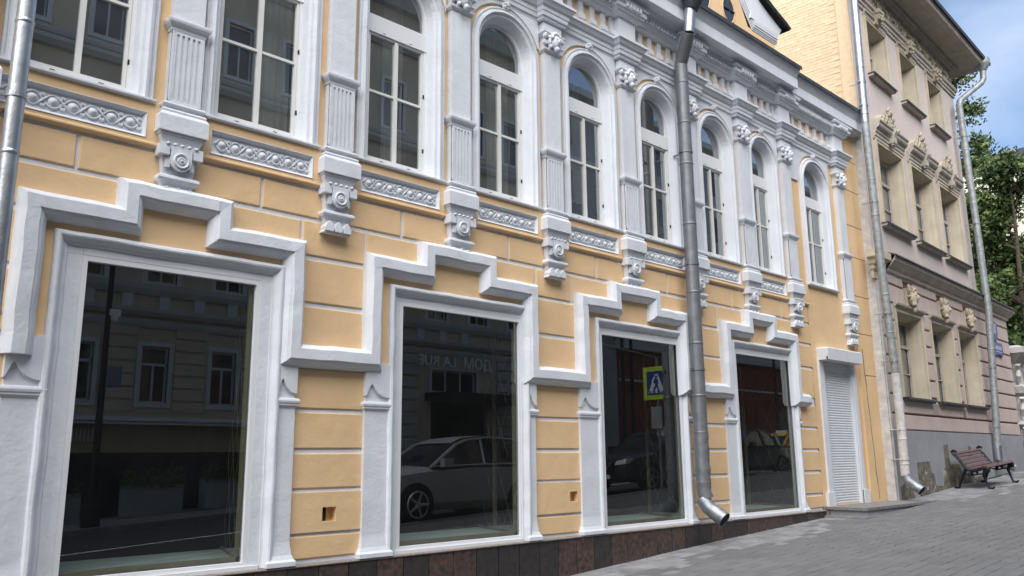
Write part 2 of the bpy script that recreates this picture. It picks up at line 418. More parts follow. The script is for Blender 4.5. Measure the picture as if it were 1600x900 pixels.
mb.build('wall', YELLOW, YB)
# rusticated yellow blocks, each proud of the white joints
def block(x0, x1, z0, z1, y=-.015):
    g = .014; x0 += g; x1 -= g; z0 += .023; z1 -= .021; e = .010
    j = [random.uniform(-.004, .004) for _ in range(8)]
    a = [(x0+j[0], 0, z0+j[1]), (x1+j[2], 0, z0+j[3]), (x1+j[4], 0, z1+j[5]), (x0+j[6], 0, z1+j[7])]
    a = [(x, .0, z) for x, _, z in a]
    m1 = [(x, y+e*.6, z) for x, _, z in a]
    cx, cz = (x0+x1)/2, (z0+z1)/2
    m2 = [(x+(e if x < cx else -e), y, z+(e if z < cz else -e)) for x, _, z in a]
    b = MB(); b.add(a+m1+m2, [(0, 1, 5, 4), (1, 2, 6, 5), (2, 3, 7, 6), (3, 0, 4, 7), (4, 5, 9, 8), (5, 6, 10, 9), (6, 7, 11, 10), (7, 4, 8, 11), (8, 9, 10, 11)])
    b.build('stone_block', YELLOW, YB)
lowz = [.64, .895, 1.30, 1.69, 2.085, 2.52]
piers = [(4.0, 5.1), (7.4, 8.45), (10.82, 11.95), (14.35, 14.985)]
vents = {0: (4.50, 4.66, 1.00, 1.14), 1: (8.12, 8.27, 1.04, 1.17)}
for k, (a, b) in enumerate(piers):
    for z0, z1 in zip(lowz, lowz[1:]):
        if k in vents and z0 == .895:
            va, vb, vc, vd = vents[k]; g = .013
            q = MB(); grid_wall(q, a+g, b-g, z0+g, z1-g, [(va+.002, vb-.002, vc+.002, vd-.002)], -.022, .07)
            for s_ in (z0+g, z1-g): q.add([(a+g, -.022, s_), (b-g, -.022, s_), (b-g, 0, s_), (a+g, 0, s_)], [(0, 1, 2, 3)])
            q.add([(va, .07, vc), (vb, .07, vc), (vb, .07, vd), (va, .07, vd)], [(0, 1, 2, 3)])
            q.build('stone_block', YELLOW, YB, label='yellow block with a square vent hole')
            continue
        block(a, b, z0, z1)
block(XL, 1.75, 2.6, 3.16); block(XL, 1.75, 3.16, 3.65)
for z0, z1 in zip(lowz, lowz[1:]): block(XL, 1.66, z0, z1)
for i in range(4):
    a = SH[i][3]-.10; b = SH[i+1][0]+.10 if i < 3 else 14.985
    lo = 2.62 if i < 3 else 2.62
    block(a, b, lo, 3.16 if i < 3 else 3.20); block(a, b, 3.16 if i < 3 else 3.20, 3.65)
# row at 3.65..4.05 beside the steps
rowb = [(XL, .2), (.2, 1.3), (1.3, SH[0][1]+.1)]
cuts = {0: (4.15, 4.93), 1: (7.56, 8.26), 2: (10.98, 11.81), 3: (14.52,)}
for i in range(4):
    a = SH[i][2]-.1; b = SH[i+1][1]+.1 if i < 3 else 14.985
    xs = [a, *cuts[i], b]; rowb += list(zip(xs, xs[1:]))
for a, b in rowb: block(a, b, 3.65, 4.055)
xs = [XL, .3, 1.98, 3.69, 5.41, 7.08, 8.78, 10.46, 12.29, 13.94, 14.985]
for a, b in zip(xs, xs[1:]): block(a, b, 4.055, 4.40)
# yellow fascia with sunk panels under the upper windows
panels = [(PX[i]+.30, PX[i+1]-.29) for i in range(8)]
panels[0] = (1.30, 2.52)
PZ0, PZ1 = 4.49, 4.735
mb = MB()
grid_wall(mb, XL, 15.0, 4.44, 4.83, [(a, b, PZ0, PZ1) for a, b in panels if b < 14.3], -.046, -.004)
mb.prismx([(0, 4.41), (-.028, 4.415), (-.058, 4.43), (-.058, 4.448), (-.048, 4.458), (0, 4.458)], XL, 15.0)
mb.build('fascia', YELLOW, YB)
for k, (a, b) in enumerate(panels):
    if b > 14.35: continue
    q = MB(); w = .035
    q.sweep([(a, PZ0), (a, PZ1), (b, PZ1), (b, PZ0)], [(0, .044), (0, .052), (.006, .052), (w, .008), (w+.004, .002)], closed=True)
    q.box(a+.004, b-.004, -.006, -.001, PZ0+.004, PZ1-.004)
    po = q.build('panel', WHITE, YB)
    q = MB(); n_ = 7 if b-a > 1.0 else 6; pitch = (b-a-2*w-.04)/n_; cz = (PZ0+PZ1)/2
    for i in range(n_):
        cx = a+w+.02+pitch*(i+.5)
        q.disc((cx, -.004, cz), [(.047, 0), (.045, .010), (.034, .014), (.030, .020), (.018, .034), (.008, .038)], 12)
        for s_ in (-1, 1):
            for t_ in (-.22, 0, .22): q.ball((cx+pitch/2+t_*.06, -.010, cz+s_*(.052-abs(t_)*.03)), (.013, .014, .020), 6, 4)
        q.ball((cx+pitch/2, -.012, cz), (.010, .014, .012), 6, 4)
    for s_ in (-1, 1):
        P = []
        for k_ in range(n_*8+1):
            x_ = a+w+.02+pitch*k_/8; P.append((x_, -.012-.006*s_*cos(pi*k_/4), cz+s_*.058*sin(pi*k_/8)))
        q.tube(P, .0105, 6)
    q.build('rosette_relief', WHITE, po, smooth=True)

# stepped moulding running round all four shop windows
path = [(SH[0][0], 2.44)]
for i, s in enumerate(SH):
    if i: path += [(s[0], 2.74)]
    path += [(s[0], 3.80), (s[1], 3.80), (s[1], 4.06), (s[2], 4.06), (s[2], 3.80), (s[3], 3.80), (s[3], 2.74 if i < 3 else 2.70)]
path += [(14.60, 2.70)]
prof = [(0, 0), (.0, .075), (.008, .10), (.028, .125), (.045, .142), (.052, .15), (.155, .15), (.160, .138), (.185, .125), (.215, .085), (.228, .055), (.232, .0)]
mb = MB(); mb.sweep(path, prof, wob=.006)
mb.build('stepped_moulding', WHITE, YB)
# infill between moulding and architrave
for s in SH:
    mb = MB(); w = .15
    P = [(s[0]+w, 2.3), (s[0]+w, 3.80-w), (s[1]+w, 3.80-w), (s[1]+w, 4.06-w), (s[2]-w, 4.06-w), (s[2]-w, 3.80-w), (s[3]-w, 3.80-w), (s[3]-w, 2.3), (min(s[5]-.03, s[3]-w-.02), 2.3), (min(s[5]-.03, s[3]-w-.02), 3.45), (max(s[4]+.03, s[0]+w+.02), 3.45), (max(s[4]+.03, s[0]+w+.02), 2.3)]
    mb.prism(P, 0, -.022); mb.build('infill_panel', YELLOW, YB)
# shop windows
for i, s in enumerate(SH):
    aL, aR, gL, gR = s[4:8]; b = .62; TZ = 3.50 if i else 3.51
    q = MB()
    q.sweep([(aL, b), (aL, TZ), (aR, TZ), (aR, b)], [(0, 0), (0, .06), (.012, .078), (.035, .085), (.05, .08), (.085, .035), (.10, .028), (.11, .028), (.112, 0)], wob=.004)
    arch = q.build('shop_window', WHITE, YB)
    q = MB()                                          # plain casing between moulding and frame
    grid_wall(q, aL+.1, aR-.1, b, TZ-.1, [(gL-.045, gR+.045, GZ0-.02, GZ1+.035)], -.014, .03)
    q.build('casing', WHITE, arch)
    q = MB()
    q.sweep([(gL-.045, GZ0-.018), (gL-.045, GZ1+.035), (gR+.045, GZ1+.035), (gR+.045, GZ0-.018)], [(0, -.03), (0, .012), (.045, .012), (.048, -.03)], closed=True)
    q.box(aL+.13, aR-.13, -.04, .0, .618, .652)
    for t_ in (.33, .66):
        q.box(gL+(gR-gL)*t_-.012, gL+(gR-gL)*t_+.012, -.042, -.038, .628, .640)
    q.build('frame', PVC, arch)
    q = MB(); y = .022
    q.add([(gL-.01, y, GZ0-.01), (gR+.01, y, GZ0-.01), (gR+.01, y, GZ1+.01), (gL-.01, y, GZ1+.01)], [(0, 1, 2, 3)])
    q.build('pane', GLASS, arch)
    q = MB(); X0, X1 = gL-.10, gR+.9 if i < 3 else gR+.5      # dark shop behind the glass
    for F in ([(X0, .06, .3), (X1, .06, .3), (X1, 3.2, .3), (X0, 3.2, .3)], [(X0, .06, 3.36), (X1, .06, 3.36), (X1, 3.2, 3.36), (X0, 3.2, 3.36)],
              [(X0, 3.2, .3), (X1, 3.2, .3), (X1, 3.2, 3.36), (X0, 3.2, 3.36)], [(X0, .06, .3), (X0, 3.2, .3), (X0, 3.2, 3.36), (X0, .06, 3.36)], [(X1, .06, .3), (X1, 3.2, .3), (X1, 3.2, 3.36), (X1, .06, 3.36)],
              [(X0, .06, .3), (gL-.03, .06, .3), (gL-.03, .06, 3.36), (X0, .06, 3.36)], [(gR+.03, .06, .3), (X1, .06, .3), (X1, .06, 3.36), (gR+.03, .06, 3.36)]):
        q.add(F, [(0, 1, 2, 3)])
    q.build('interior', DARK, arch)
    q = MB(); q.box(gL-.08, X1-.02, .10, 1.14, .655, .705); q.build('display_shelf', BOARD, arch)
    q = MB(); q.box(gL-.02, gR+.02, .06, .098, .655, .735); q.box(gR-.03, gR, .06, .10, .66, 3.3); q.box(X1-.30, X1-.262, 1.12, 1.16, .705, 3.3)
    q.build('inner_bar', BRASS, arch)
    # folding lattice seen through the right end of the pane
    q = MB(); A = Vector((gR-.02, .10, 0)); B = Vector((gR+.32, 1.12, 0))
    for t in range(-4, 6):
        for s_ in (-1, 1):
            x0, x1 = (t*.36, t*.36+2.6*.55) if s_ == 1 else (t*.36+.3, t*.36+.3-2.6*.55)
            P = []
            for u in range(9):
                f_ = u/8; xx = x0+(x1-x0)*f_
                if 0 <= xx <= 1: P.append((A.x+(B.x-A.x)*xx, A.y+(B.y-A.y)*xx, .74+2.5*f_))
            if len(P) > 1: q.tube(P, .0016, 4)
    q.tube([(A.x, A.y, .72), (B.x, B.y, .72)], .014, 6)
    q.build('lattice', BRASS, arch)
# the pale curtain rail seen in the third shop window
q = MB(); q.tube([(8.95, .5, 3.30), (10.9, .62, 3.18)], .014, 6); q.build('curtain_rail', CURT, YB)
# flat strips flanking each window, with a moulded cap and flared foot
def strip_pier(x0, x1):
    q = MB(); c = (x0+x1)/2; h = (x1-x0)/2; d = .05
    q.stack(c, h, d, [(.05, .618), (.05, .66), (.032, .68), (.016, .72), (.004, .80), (0, .84), (0, 2.10), (.012, 2.115), (.022, 2.125), (.022, 2.14), (.030, 2.15), (.034, 2.17), (.028, 2.19), (-.006, 2.20), (-.006, 2.58)])
    x0_, x1_ = c-h-.004, c+h+.004; w_ = x1_-x0_       # raised plate with an ogee lower edge
    C_ = [(0, .055), (.06, .075), (.12, .12), (.18, .165), (.24, .185), (.30, .165), (.38, .12), (.50, .085), (.66, .060), (.84, .045), (1, .040)]
    q.prism([(x0_+w_*a_, 2.20+b_) for a_, b_ in C_]+[(x1_, 2.60), (x0_, 2.60)], 0, -d-.022)
    q.build('flanking_strip', WHITE, YB)
for i, s in enumerate(SH):
    strip_pier(s[0]+.04, s[4]+.02); strip_pier(s[5]-.02, s[3]-.03)

# granite plinth of separate tiles
px = XL; k = 0
mb = MB(); mb.box(XL, 14.95, -.055, .05, -.6, .592); mb.build('plinth', GROUT, YB)
while px < 14.92:
    w = .338 if px < 11.6 else random.uniform(.30, .56)
    x1 = min(px+w, 14.92)
    lo = gz(px)-.10
    q = MB(); q.box(px+.005, x1-.005, -.074-random.uniform(0, .003), -.052, lo, .594); q.build('granite_tile', GRAN if random.random() < .58 else GRAN2, YB)
    px = x1; k += 1
q = MB(); q.prismx([(0, .596), (-.088, .596), (-.092, .604), (-.088, .612), (-.01, .620), (0, .620)], XL, 14.93); q.build('plinth_ledge', GRANTOP, YB)
q = MB(); q.box(14.94, 15.12, -.10, .0, gz(15)-.1, .60); q.box(15.13, 15.22, -.11, .0, gz(15)-.1, .61); q.build('plinth', GRANTOP, YB)

# door with roller shutter, pale jambs and a stone step
q = MB()
q.box(14.98+.20, 15.36, -.05, .0, .63, 3.42); q.box(16.60, 16.74, -.05, 0, .63, 3.42)
q.box(15.10, 15.37, -.07, 0, .62, .92); q.box(16.60, 16.86, -.07, 0, .62, .92)
q.build('door_jamb', WHITE, YB)
door = None
q = MB(); q.stack(15.93, .72, .22, [(.02, 3.38), (.02, 3.60), (0, 3.62)]); q.box(15.19, 16.67, -.20, -.23, 3.38, 3.44)
door = q.build('roller_shutter', SHUT, YB)
bx_ = MB(); bx_.prismx([(0, 0), (-.006, .004), (-.010, .018), (-.008, .036), (-.002, .044), (0, .046)], 0, 1.16)
sl = bx_.mesh('slat', SHUT)
z = .69
while z < 3.38: place('slat', sl, door, (15.40, .03, z)); z += .0485
q = MB(); q.box(15.35, 15.405, -.035, .05, .67, 3.40); q.box(16.555, 16.61, -.035, .05, .67, 3.40); q.box(15.40, 16.56, .032, .05, .67, 3.4); q.build('guide_rail', SHUT, door)
q = MB(); q.prismz([(14.98, -.02), (14.98, -.78), (15.02, -.80), (18.60, -.80), (18.60, -.24), (17.7, -.06)], .625, .672)
st = q.build('doorstep', mat('step_stone', (.26, .25, .24), .75, .2, 9, .002, 50), YB)
q = MB(); q.box(15.04, 18.5, -.77, -.05, gz(15)-.1, .622); q.build('riser', GREYPL, st)
q = MB(); q.box(14.85, 16.2, -.83, -.03, gz(14.9)-.2, gz(14.9)+.035); q.build('footing_slab', DUST, st)
# dark hairline crack and joints in the right-hand strip
q = MB(); P = [(17.13, 3.75), (17.15, 3.5), (17.14, 3.3), (17.18, 3.0), (17.17, 2.7), (17.21, 2.4), (17.22, 2.0), (17.26, 1.6), (17.25, 1.3), (17.29, 1.0), (17.31, .72)]
for a, b in zip(P, P[1:]):
    w = random.uniform(.005, .012); q.prism([(a[0]-w, a[1]), (a[0]+w, a[1]), (b[0]+w, b[1]-.004), (b[0]-w, b[1]-.004)], -.050, -.0525)
for zz, x0 in ((3.2, 17.18), (4.06, 17.0), (4.86, 16.97), (5.7, 16.97), (6.4, 16.97), (7.2, 16.97), (7.9, 16.97)):
    j_ = MB(); j_.prism([(x0, zz), (17.74, zz+.01), (17.74, zz+.017), (x0, zz+.012)], -.050, -.0525); j_.build('wall_joint', STONEB, YB)
q.build('wall_crack', STONEB, YB)

# upper windows
for i, (c, ho, hg) in enumerate(UW):
    q = MB(); zc = ZT if i != 7 else ZT+.06
    pth = [(c-ho, ZS)]+arc(c, ho, zc, pi, 0, 28)+[(c+ho, ZS)]
    rv = ho-hg-.045
    q.sweep(pth, [(0, 0), (0, .045), (.008, .055), (.022, .055), (.028, .045), (.045, .045), (.055, .072), (.085, .078), (.098, .05), (.112, .044), (.135, .040), (.15, .02), (.16, .0), (rv*.98, -.085), (rv, -.14)], cap=False, wob=.003, step=.25)
    win = q.build('arched_window', WHITE, YB)
    q = MB(); q.prismx([(.12, 4.94), (-.055, 4.868), (-.082, 4.862), (-.082, 4.842), (-.06, 4.832), (0, 4.828)], c-ho-.02, c+ho+.02); q.build('sill', WHITE, win)
    # frame
    yf = .105; hf = hg+.05; q = MB(); zb = 4.93
    q.sweep([(c-hf, zb)]+arc(c, hf, zc, pi, 0, 28)+[(c+hf, zb)], [(0, -.14), (0, -.09), (.035, -.09), (.036, -.14)], closed=True)
    q.box(c-hf, c+hf, yf-.025, yf+.03, 6.52, 6.74)
    q.build('frame', PVC, win)
    q = MB(); y0_, y1_ = .112, .14
    q.sweep([(c-hg-.012, zb+.03), (c-hg-.012, 6.52), (c+hg+.012, 6.52), (c+hg+.012, zb+.03)], [(0, -.15), (0, -.10), (.026, -.10), (.028, -.15)], closed=True)
    q.box(c-.024, c+.024, .098, .14, zb+.03, 6.52)
    q.box(c-hg, c+hg, .106, .14, 5.775, 5.803)
    q.build('casement', CREAMFR, win)
    q = MB(); yp = .127
    q.add([(c-hg-.03, yp, zb), (c+hg+.03, yp, zb), (c+hg+.03, yp, 6.56), (c-hg-.03, yp, 6.56)], [(0, 1, 2, 3)])
    A = [(c+hf-.01, 6.66)]+arc(c, hf-.01, zc, 0, pi, 20)+[(c-hf+.01, 6.66)]
    q.add([(x, yp-.004, z_) for x, z_ in A], [tuple(range(len(A)))])
    q.build('pane', GLASSU, win)
    q = MB()
    for sx in (-.5, .5): q.box(c+hg*sx-.022, c+hg*sx+.022, .083, .086, zb+.012, zb+.018); q.box(c+hg*sx-.02, c+hg*sx+.02, .0775, .0795, 6.54, 6.545)
    for zz in (5.2, 5.9): q.box(c+hg+.012, c+hg+.026, .085, .10, zz, zz+.05)
    stuff(q.build('drain_slot', BLACK, win))
    if i in (1, 2, 3, 4, 5, 7):
        q = MB(); nn = 16; xa, xb = [(c+.12, c+.5), (c+.02, c+.30), (c+.05, c+.42), (c-.3, c+.25), (c-.30, c+.1), (c-.2, c+.3)][(1, 2, 3, 4, 5, 7).index(i)]
        for k in range(nn):
            a, b = xa+(xb-xa)*k/nn, xa+(xb-xa)*(k+1)/nn
            ya, yb = .42+.03*sin(k*1.9), .42+.03*sin((k+1)*1.9)
            q.add([(a, ya, 4.8 if i != 4 else 5.3), (b, yb, 4.8 if i != 4 else 5.3), (b, yb, 7.5), (a, ya, 7.5)], [(0, 1, 2, 3)])
        q.build('curtain', CURT, win)
    # raised spandrel panels either side of the arch
    pl, pr = PX[i]+.165, PX[i+1]-.165
    if i == 8: pr = c+.70
    ro = ho+.055
    for s_ in (-1, 1):
        e = (pl+.03) if s_ < 0 else (pr-.03)
        aa = [(c+s_*ro*sin(t), zc+ro*cos(t)) for t in [j*pi/2/12 for j in range(13)]]
        aa = [p for p in aa if (p[0]-e)*s_ < 0]
        P = aa+[(e, aa[-1][1])] + [(e, 7.60), (c, 7.60)]
        q = MB(); q.prism(P, 0, -.028); q.build('spandrel', WHITE, YB)
    q = MB(); q.disc((c, -.03, 7.585), [(.065, 0), (.06, .02), (.035, .03)], 12)
    for k in range(5): q.ball((c+.036*cos(k*1.256), -.065, 7.585+.036*sin(k*1.256)), .024, 6, 4)
    q.ball((c, -.085, 7.585), .022, 6, 4); q.build('keystone_rosette', WHITE, YB, smooth=True)
q = MB()
for F in ([(1, 3.0, 4.3), (17, 3.0, 4.3), (17, 3.0, 8.0), (1, 3.0, 8.0)], [(-3, .16, 4.5), (17.6, .16, 4.5), (17.6, 3.0, 4.5), (-3, 3.0, 4.5)], [(-3, .16, 8.0), (17.6, .16, 8.0), (17.6, 3.0, 8.0), (-3, 3.0, 8.0)]):
    q.add(F, [(0, 1, 2, 3)])
for x in edges: q.add([(x, .16, 4.5), (x, 3, 4.5), (x, 3, 8), (x, .16, 8)], [(0, 1, 2, 3)])
q.build('interior', DARK2, YB)

# pilasters, corbels, capitals
def mask_mesh():
    q = MB(); R = random.Random(3)
    q.ball((0, -.05, .0), (.062, .055, .085), 12, 8)
    q.ball((0, -.105, -.005), (.014, .02, .028), 6, 5)
    for s_ in (-1, 1):
        q.ball((s_*.024, -.095, .022), (.014, .012, .009), 6, 4)
        q.ball((s_*.075, -.03, .05), (.035, .03, .03), 8, 5); q.ball((s_*.085, -.03, .0), (.028, .03, .045), 8, 5)
        q.ball((s_*.07, -.03, -.055), (.026, .03, .03), 8, 5)
        q.disc((s_*.145, -.01, .055), [(.035, 0), (.035, .03), (.022, .045), (.012, .03), (.008, .05)], 10)
        q.box(s_*.145-.03, s_*.145+.03, -.03, 0, -.035, .005)
    q.ball((0, -.085, -.042), (.022, .016, .010), 6, 4); q.ball((0, -.07, -.09), (.035, .035, .035), 8, 5)
    for k in range(7): a = pi*(k+.5)/7; q.ball((.068*cos(a), -.06, .03+.07*sin(a)), (.026, .03, .026), 7, 5)
    return q.mesh('mask', WHITE, True)
MASK = mask_mesh()
def medal_mesh():
    q = MB()
    P = [(-.098, .11), (-.098, 0)]+[(.098*cos(a), .098*sin(a)) for a in [pi+pi*j/12 for j in range(13)]]+[(.098, .11)]
    q.prism(P, 0, -.028)
    q.disc((0, -.028, 0), [(.074, 0), (.074, .012), (.066, .018), (.054, .012), (.050, .002), (.036, .004), (.034, .014), (.026, .016), (.018, .006), (.014, .018), (.006, .03)], 20)
    return q.mesh('medallion', WHITE, True)
MEDAL = medal_mesh()
h, d = .155, .10
for i, c in enumerate(PX):
    dz = .0 if i < 9 else -.14
    q = MB()
    q.stack(c, h, d, [(0, 4.86+dz), (0, 5.585), (.008, 5.59), (.014, 5.615), (.03, 5.635), (.045, 5.66), (.05, 5.68), (.05, 5.70), (.035, 5.71), (-.004, 5.725), (-.004, 7.13), (.012, 7.14), (.03, 7.16), (.036, 7.175), (.036, 7.19), (.0, 7.20), (-.01, 7.21), (-.01, 7.36), (.035, 7.40), (.055, 7.42), (.055, 7.44), (.02, 7.445), (.02, 7.615)])
    for k in range(6):
        x = c-.125+k*.05
        q.box(x-.013, x+.013, -d-.014, -d+.01, 4.90+dz, 5.555)
    q.box(c-h, c-h+.022, -d-.015, -d+.01, 4.88+dz, 5.575); q.box(c+h-.022, c+h, -d-.015, -d+.01, 4.88+dz, 5.575)
    q.box(c-h, c+h, -d-.013, -d+.01, 4.87+dz, 4.90+dz); q.box(c-h, c+h, -d-.013, -d+.01, 5.555, 5.58)
    pil = q.build('pilaster', WHITE, YB)
    place('mask', MASK, pil, (c, -d-.0, 7.295)).scale = (1.12, 1.3, 1.25)
    q = MB(); Z = dz
    q.stack(c, .165, .105, [(a_, z_+Z) for a_, z_ in [(.012, 4.866), (.030, 4.857), (.036, 4.840), (.030, 4.822), (.008, 4.812), (.008, 4.800), (.034, 4.792), (.044, 4.775), (.040, 4.757), (.046, 4.750), (.060, 4.728), (.064, 4.718), (.064, 4.565), (.046, 4.562), (.046, 4.545), (.034, 4.541), (.030, 4.525), (.012, 4.490), (.0, 4.455), (.0, 4.40), (-.006, 4.32), (-.02, 4.22), (-.028, 4.175), (.0, 4.168), (.022, 4.155), (.026, 4.130), (.016, 4.108), (.0, 4.104), (-.02, 4.08), (-.03, 4.03)]])
    for s_ in (-1, 1):
        q.box(c+s_*.155-.045, c+s_*.155+.045, -.145, 0, 4.345+Z, 4.45+Z)
        q.box(c+s_*.11-.02, c+s_*.11+.02, -.118, -.09, 4.235+Z, 4.33+Z)
    for k in range(5): q.ball((c-.13+k*.065, -.145, 4.45+Z), (.022, .02, .016), 8, 5)
    for k in range(3):
        x = c+(k-1)*.105
        q.prism([(x-.045, 3.945+Z), (x+.045, 3.945+Z), (x+.052, 3.985+Z), (x+.03, 4.03+Z), (x, 4.06+Z), (x-.03, 4.03+Z), (x-.052, 3.985+Z)], 0, -.125)
    q.prism([(c-.165, 3.93+Z), (c+.165, 3.93+Z), (c+.155, 3.96+Z), (c-.155, 3.96+Z)], 0, -.10)
    q.build('corbel', WHITE, pil)
    place('medallion', MEDAL, pil, (c, -.118, 4.305+Z))

# entablature: moulding, balusters, dentils, cornice
def plan(dw, dp, x0, x1, hh=.20, cs=PX):
    P = [(x0, -dw)]
    for c in cs:
        if c-hh < x0 or c+hh > x1+.2: continue
        P += [(c-hh, -dw), (c-hh, -dp), (c+hh, -dp), (c+hh, -dw)]
    return P+[(x1, -dw)]
XE = 16.93
q = MB(); q.sweep(plan(.0, .125, XL, XE), [(0, 7.585), (.012, 7.595), (.03, 7.60), (.035, 7.635), (.055, 7.645), (.06, 7.70), (.07, 7.71), (.075, 7.765), (.10, 7.785), (.13, 7.835), (.15, 7.85), (.15, 7.885), (.12, 7.90), (.0, 7.925)], plane='xy')
q.build('entablature', WHITE, YB)
fb = MB(); fb.box(-.20, .20, -.14, .0, 7.90, 8.34); fb = fb.mesh('frieze_block', WHITE)
for c in PX: place('frieze_block', fb, YB, (c, 0, 0))
bm_ = MB(); bm_.box(-.047, .047, -.045, 0, .0, .33); bm_.prism([(-.047, .085), (.047, .085), (.064, .055), (.064, .0), (-.064, .0), (-.064, .055)], 0, -.075); bm_.prismx([(0, -.045), (-.035, -.03), (-.07, .0), (0, .0)], -.056, .056)
BAL = bm_.mesh('baluster', WHITE)
for i in range(9):
    a, b = PX[i]+.20, PX[i+1]-.20; n_ = 5 if i < 8 else 6
    for k in range(n_+1):
        x = a+(b-a)*k/n_
        place('baluster', BAL, YB, (x+(.05 if k == 0 else -.05 if k == n_ else 0), 0, 7.985))
q = MB(); q.sweep(plan(.0, .10, XL, XE), [(0, 8.29), (.075, 8.295), (.10, 8.31), (.115, 8.35), (.14, 8.36), (.15, 8.385), (.165, 8.39), (.165, 8.405), (.165, 8.47), (.19, 8.475), (.20, 8.50), (.20, 8.53), (0, 8.54)], plane='xy'); q.build('frieze_cap', WHITE, YB)
q = MB()
P = plan(.168, .268, XL, XE)
for (xa, ya), (xb, yb) in zip(P, P[1:]):
    if abs(xb-xa) < .01: continue
    n_ = max(1, int(abs(xb-xa)/.072))
    for k in range(n_):
        x = xa+(xb-xa)*(k+.5)/n_; q.box(x-.019, x+.019, ya-.042, ya, 8.402, 8.468)
stuff(q.build('dentils', WHITE, YB))
# projecting cornice, set back over the last bays
def cornice(x0, x1, o, dz):
    q = MB(); a = o; Z = dz
    q.prismx([(0, 8.53), (-.20, 8.535), (-.225, 8.55), (-.26, 8.60), (-(a-.05), 8.625+Z), (-(a-.03), 8.60+Z), (-a, 8.60+Z), (-a, 8.79+Z), (-(a-.025), 8.80+Z), (-(a-.025), 8.82+Z), (-(a-.005), 8.85+Z), (-(a+.04), 8.92+Z), (-(a+.07), 8.97+Z), (-(a+.07), 8.99+Z), (0, 9.0+Z)], x0, x1)
    q.build('cornice', WHITE, YB)
    q = MB(); q.prismx([(0, 9.004+Z), (-(a+.085), 8.998+Z), (-(a+.095), 8.965+Z), (-(a+.102), 8.965+Z), (-(a+.105), 9.04+Z), (-(a+.08), 9.06+Z), (0, 9.15), (1.0, 9.6), (1, 9.55)], x0, x1+.02)
    q.build('eaves_flashing', DARKZINC, YB)
cornice(XL, 14.52, .42, 0); cornice(14.52, 17.68, .29, -.02)
q = MB(); q.add([(XL, .95, 9.57), (XR, .95, 9.57), (XR, 6, 11.5), (XL, 6, 11.5)], [(0, 1, 2, 3)])
q.add([(XL, 6, 11.5), (XR, 6, 11.5), (XR, 12, 8.8), (XL, 12, 8.8)], [(0, 1, 2, 3)])
q.build('roof', ROOF, YB)
q = MB(); q.add([(XL, 0, -.5), (XL, 12, -.5), (XL, 12, 8.8), (XL, 6, 11.4), (XL, 0, 8.8)], [(0, 1, 2, 3, 4)]); q.add([(XL, 12, -.5), (XR, 12, -.5), (XR, 12, 8.8), (XL, 12, 8.8)], [(0, 1, 2, 3)])
q.build('wall', YELLOW, YB)
# attic gable with round windows and a bowed white cornice
AY = .6; ac = 13.3; az = 10.0; R1 = 1.66
q = MB()
P = [(10.9, 9.3), (16.05, 9.3), (16.05, 10.40), (14.98, 10.40)]+[(ac+R1*cos(t), az+R1*sin(t)) for t in [j*pi/24 for j in range(4, 21)]]+[(11.6, 10.40), (10.9, 10.40)]
q.prism(P, AY, AY+.5)
attic = q.build('attic_gable', YELLOW, YB, (-.38, 0, -.03))
def oval(cx, cz, rx, rz):
    q = MB(); pth = [(cx+rx*cos(t), cz+rz*sin(t)) for t in [-j*2*pi/24 for j in range(24)]]
    q.sweep(pth, [(-.03, .0), (-.03, .012), (-.015, .018), (.0, .012), (.0, .0)], closed=True, y0=AY); q.build('round_window', YELLOW, attic)
    q = MB(); q.add([(x, AY-.006, z_) for x, z_ in pth[::-1]], [tuple(range(24))]); q.box(cx-.014, cx+.014, AY-.03, AY-.008, cz-rz, cz+rz); q.box(cx-rx, cx+rx, AY-.03, AY-.008, cz-.014, cz+.014)
    q.build('round_pane', CARG, attic)
oval(14.24, 10.50, .20, .26); oval(13.28, 10.55, .28, .42)
aa = [(ac+R1*cos(t), az+R1*sin(t)) for t in [j*pi/24 for j in range(4, 21)]]
pth = [(16.12, 10.38), (15.12, 10.38)]+aa+[(11.4, 10.38), (10.9, 10.38)]
q = MB(); q.sweep(pth, [(0, 0), (0, .012), (.03, .014), (.034, .026), (.065, .028), (.069, .042), (.11, .045), (.114, .058), (.15, .06), (.18, .066), (.40, .07), (.42, 0)], y0=AY)
q.build('attic_cornice', WHITE, attic)
q = MB(); q.prism([(15.0, 10.60), (16.14, 10.60), (16.30, 10.78), (15.76, 10.98), (15.3, 11.18), (15.1, 11.35)], AY-.01, AY-.068); q.build('attic_cornice', WHITE, attic)
pt2 = [(16.44, 10.78), (16.25, 10.86), (15.76, 11.02), (15.42, 11.16), (15.24, 11.34)]+[(ac+(R1+.42)*cos(t), az+.15+(R1+.42)*sin(t)) for t in [j*pi/24 for j in range(8, 20)]]+[(10.9, 10.9)]
q = MB(); q.sweep(pt2, [(0, .19), (.05, .22), (.08, .19), (.08, -2.0), (0, -2.0)], y0=AY); q.build('attic_roof', DARKZINC, attic)

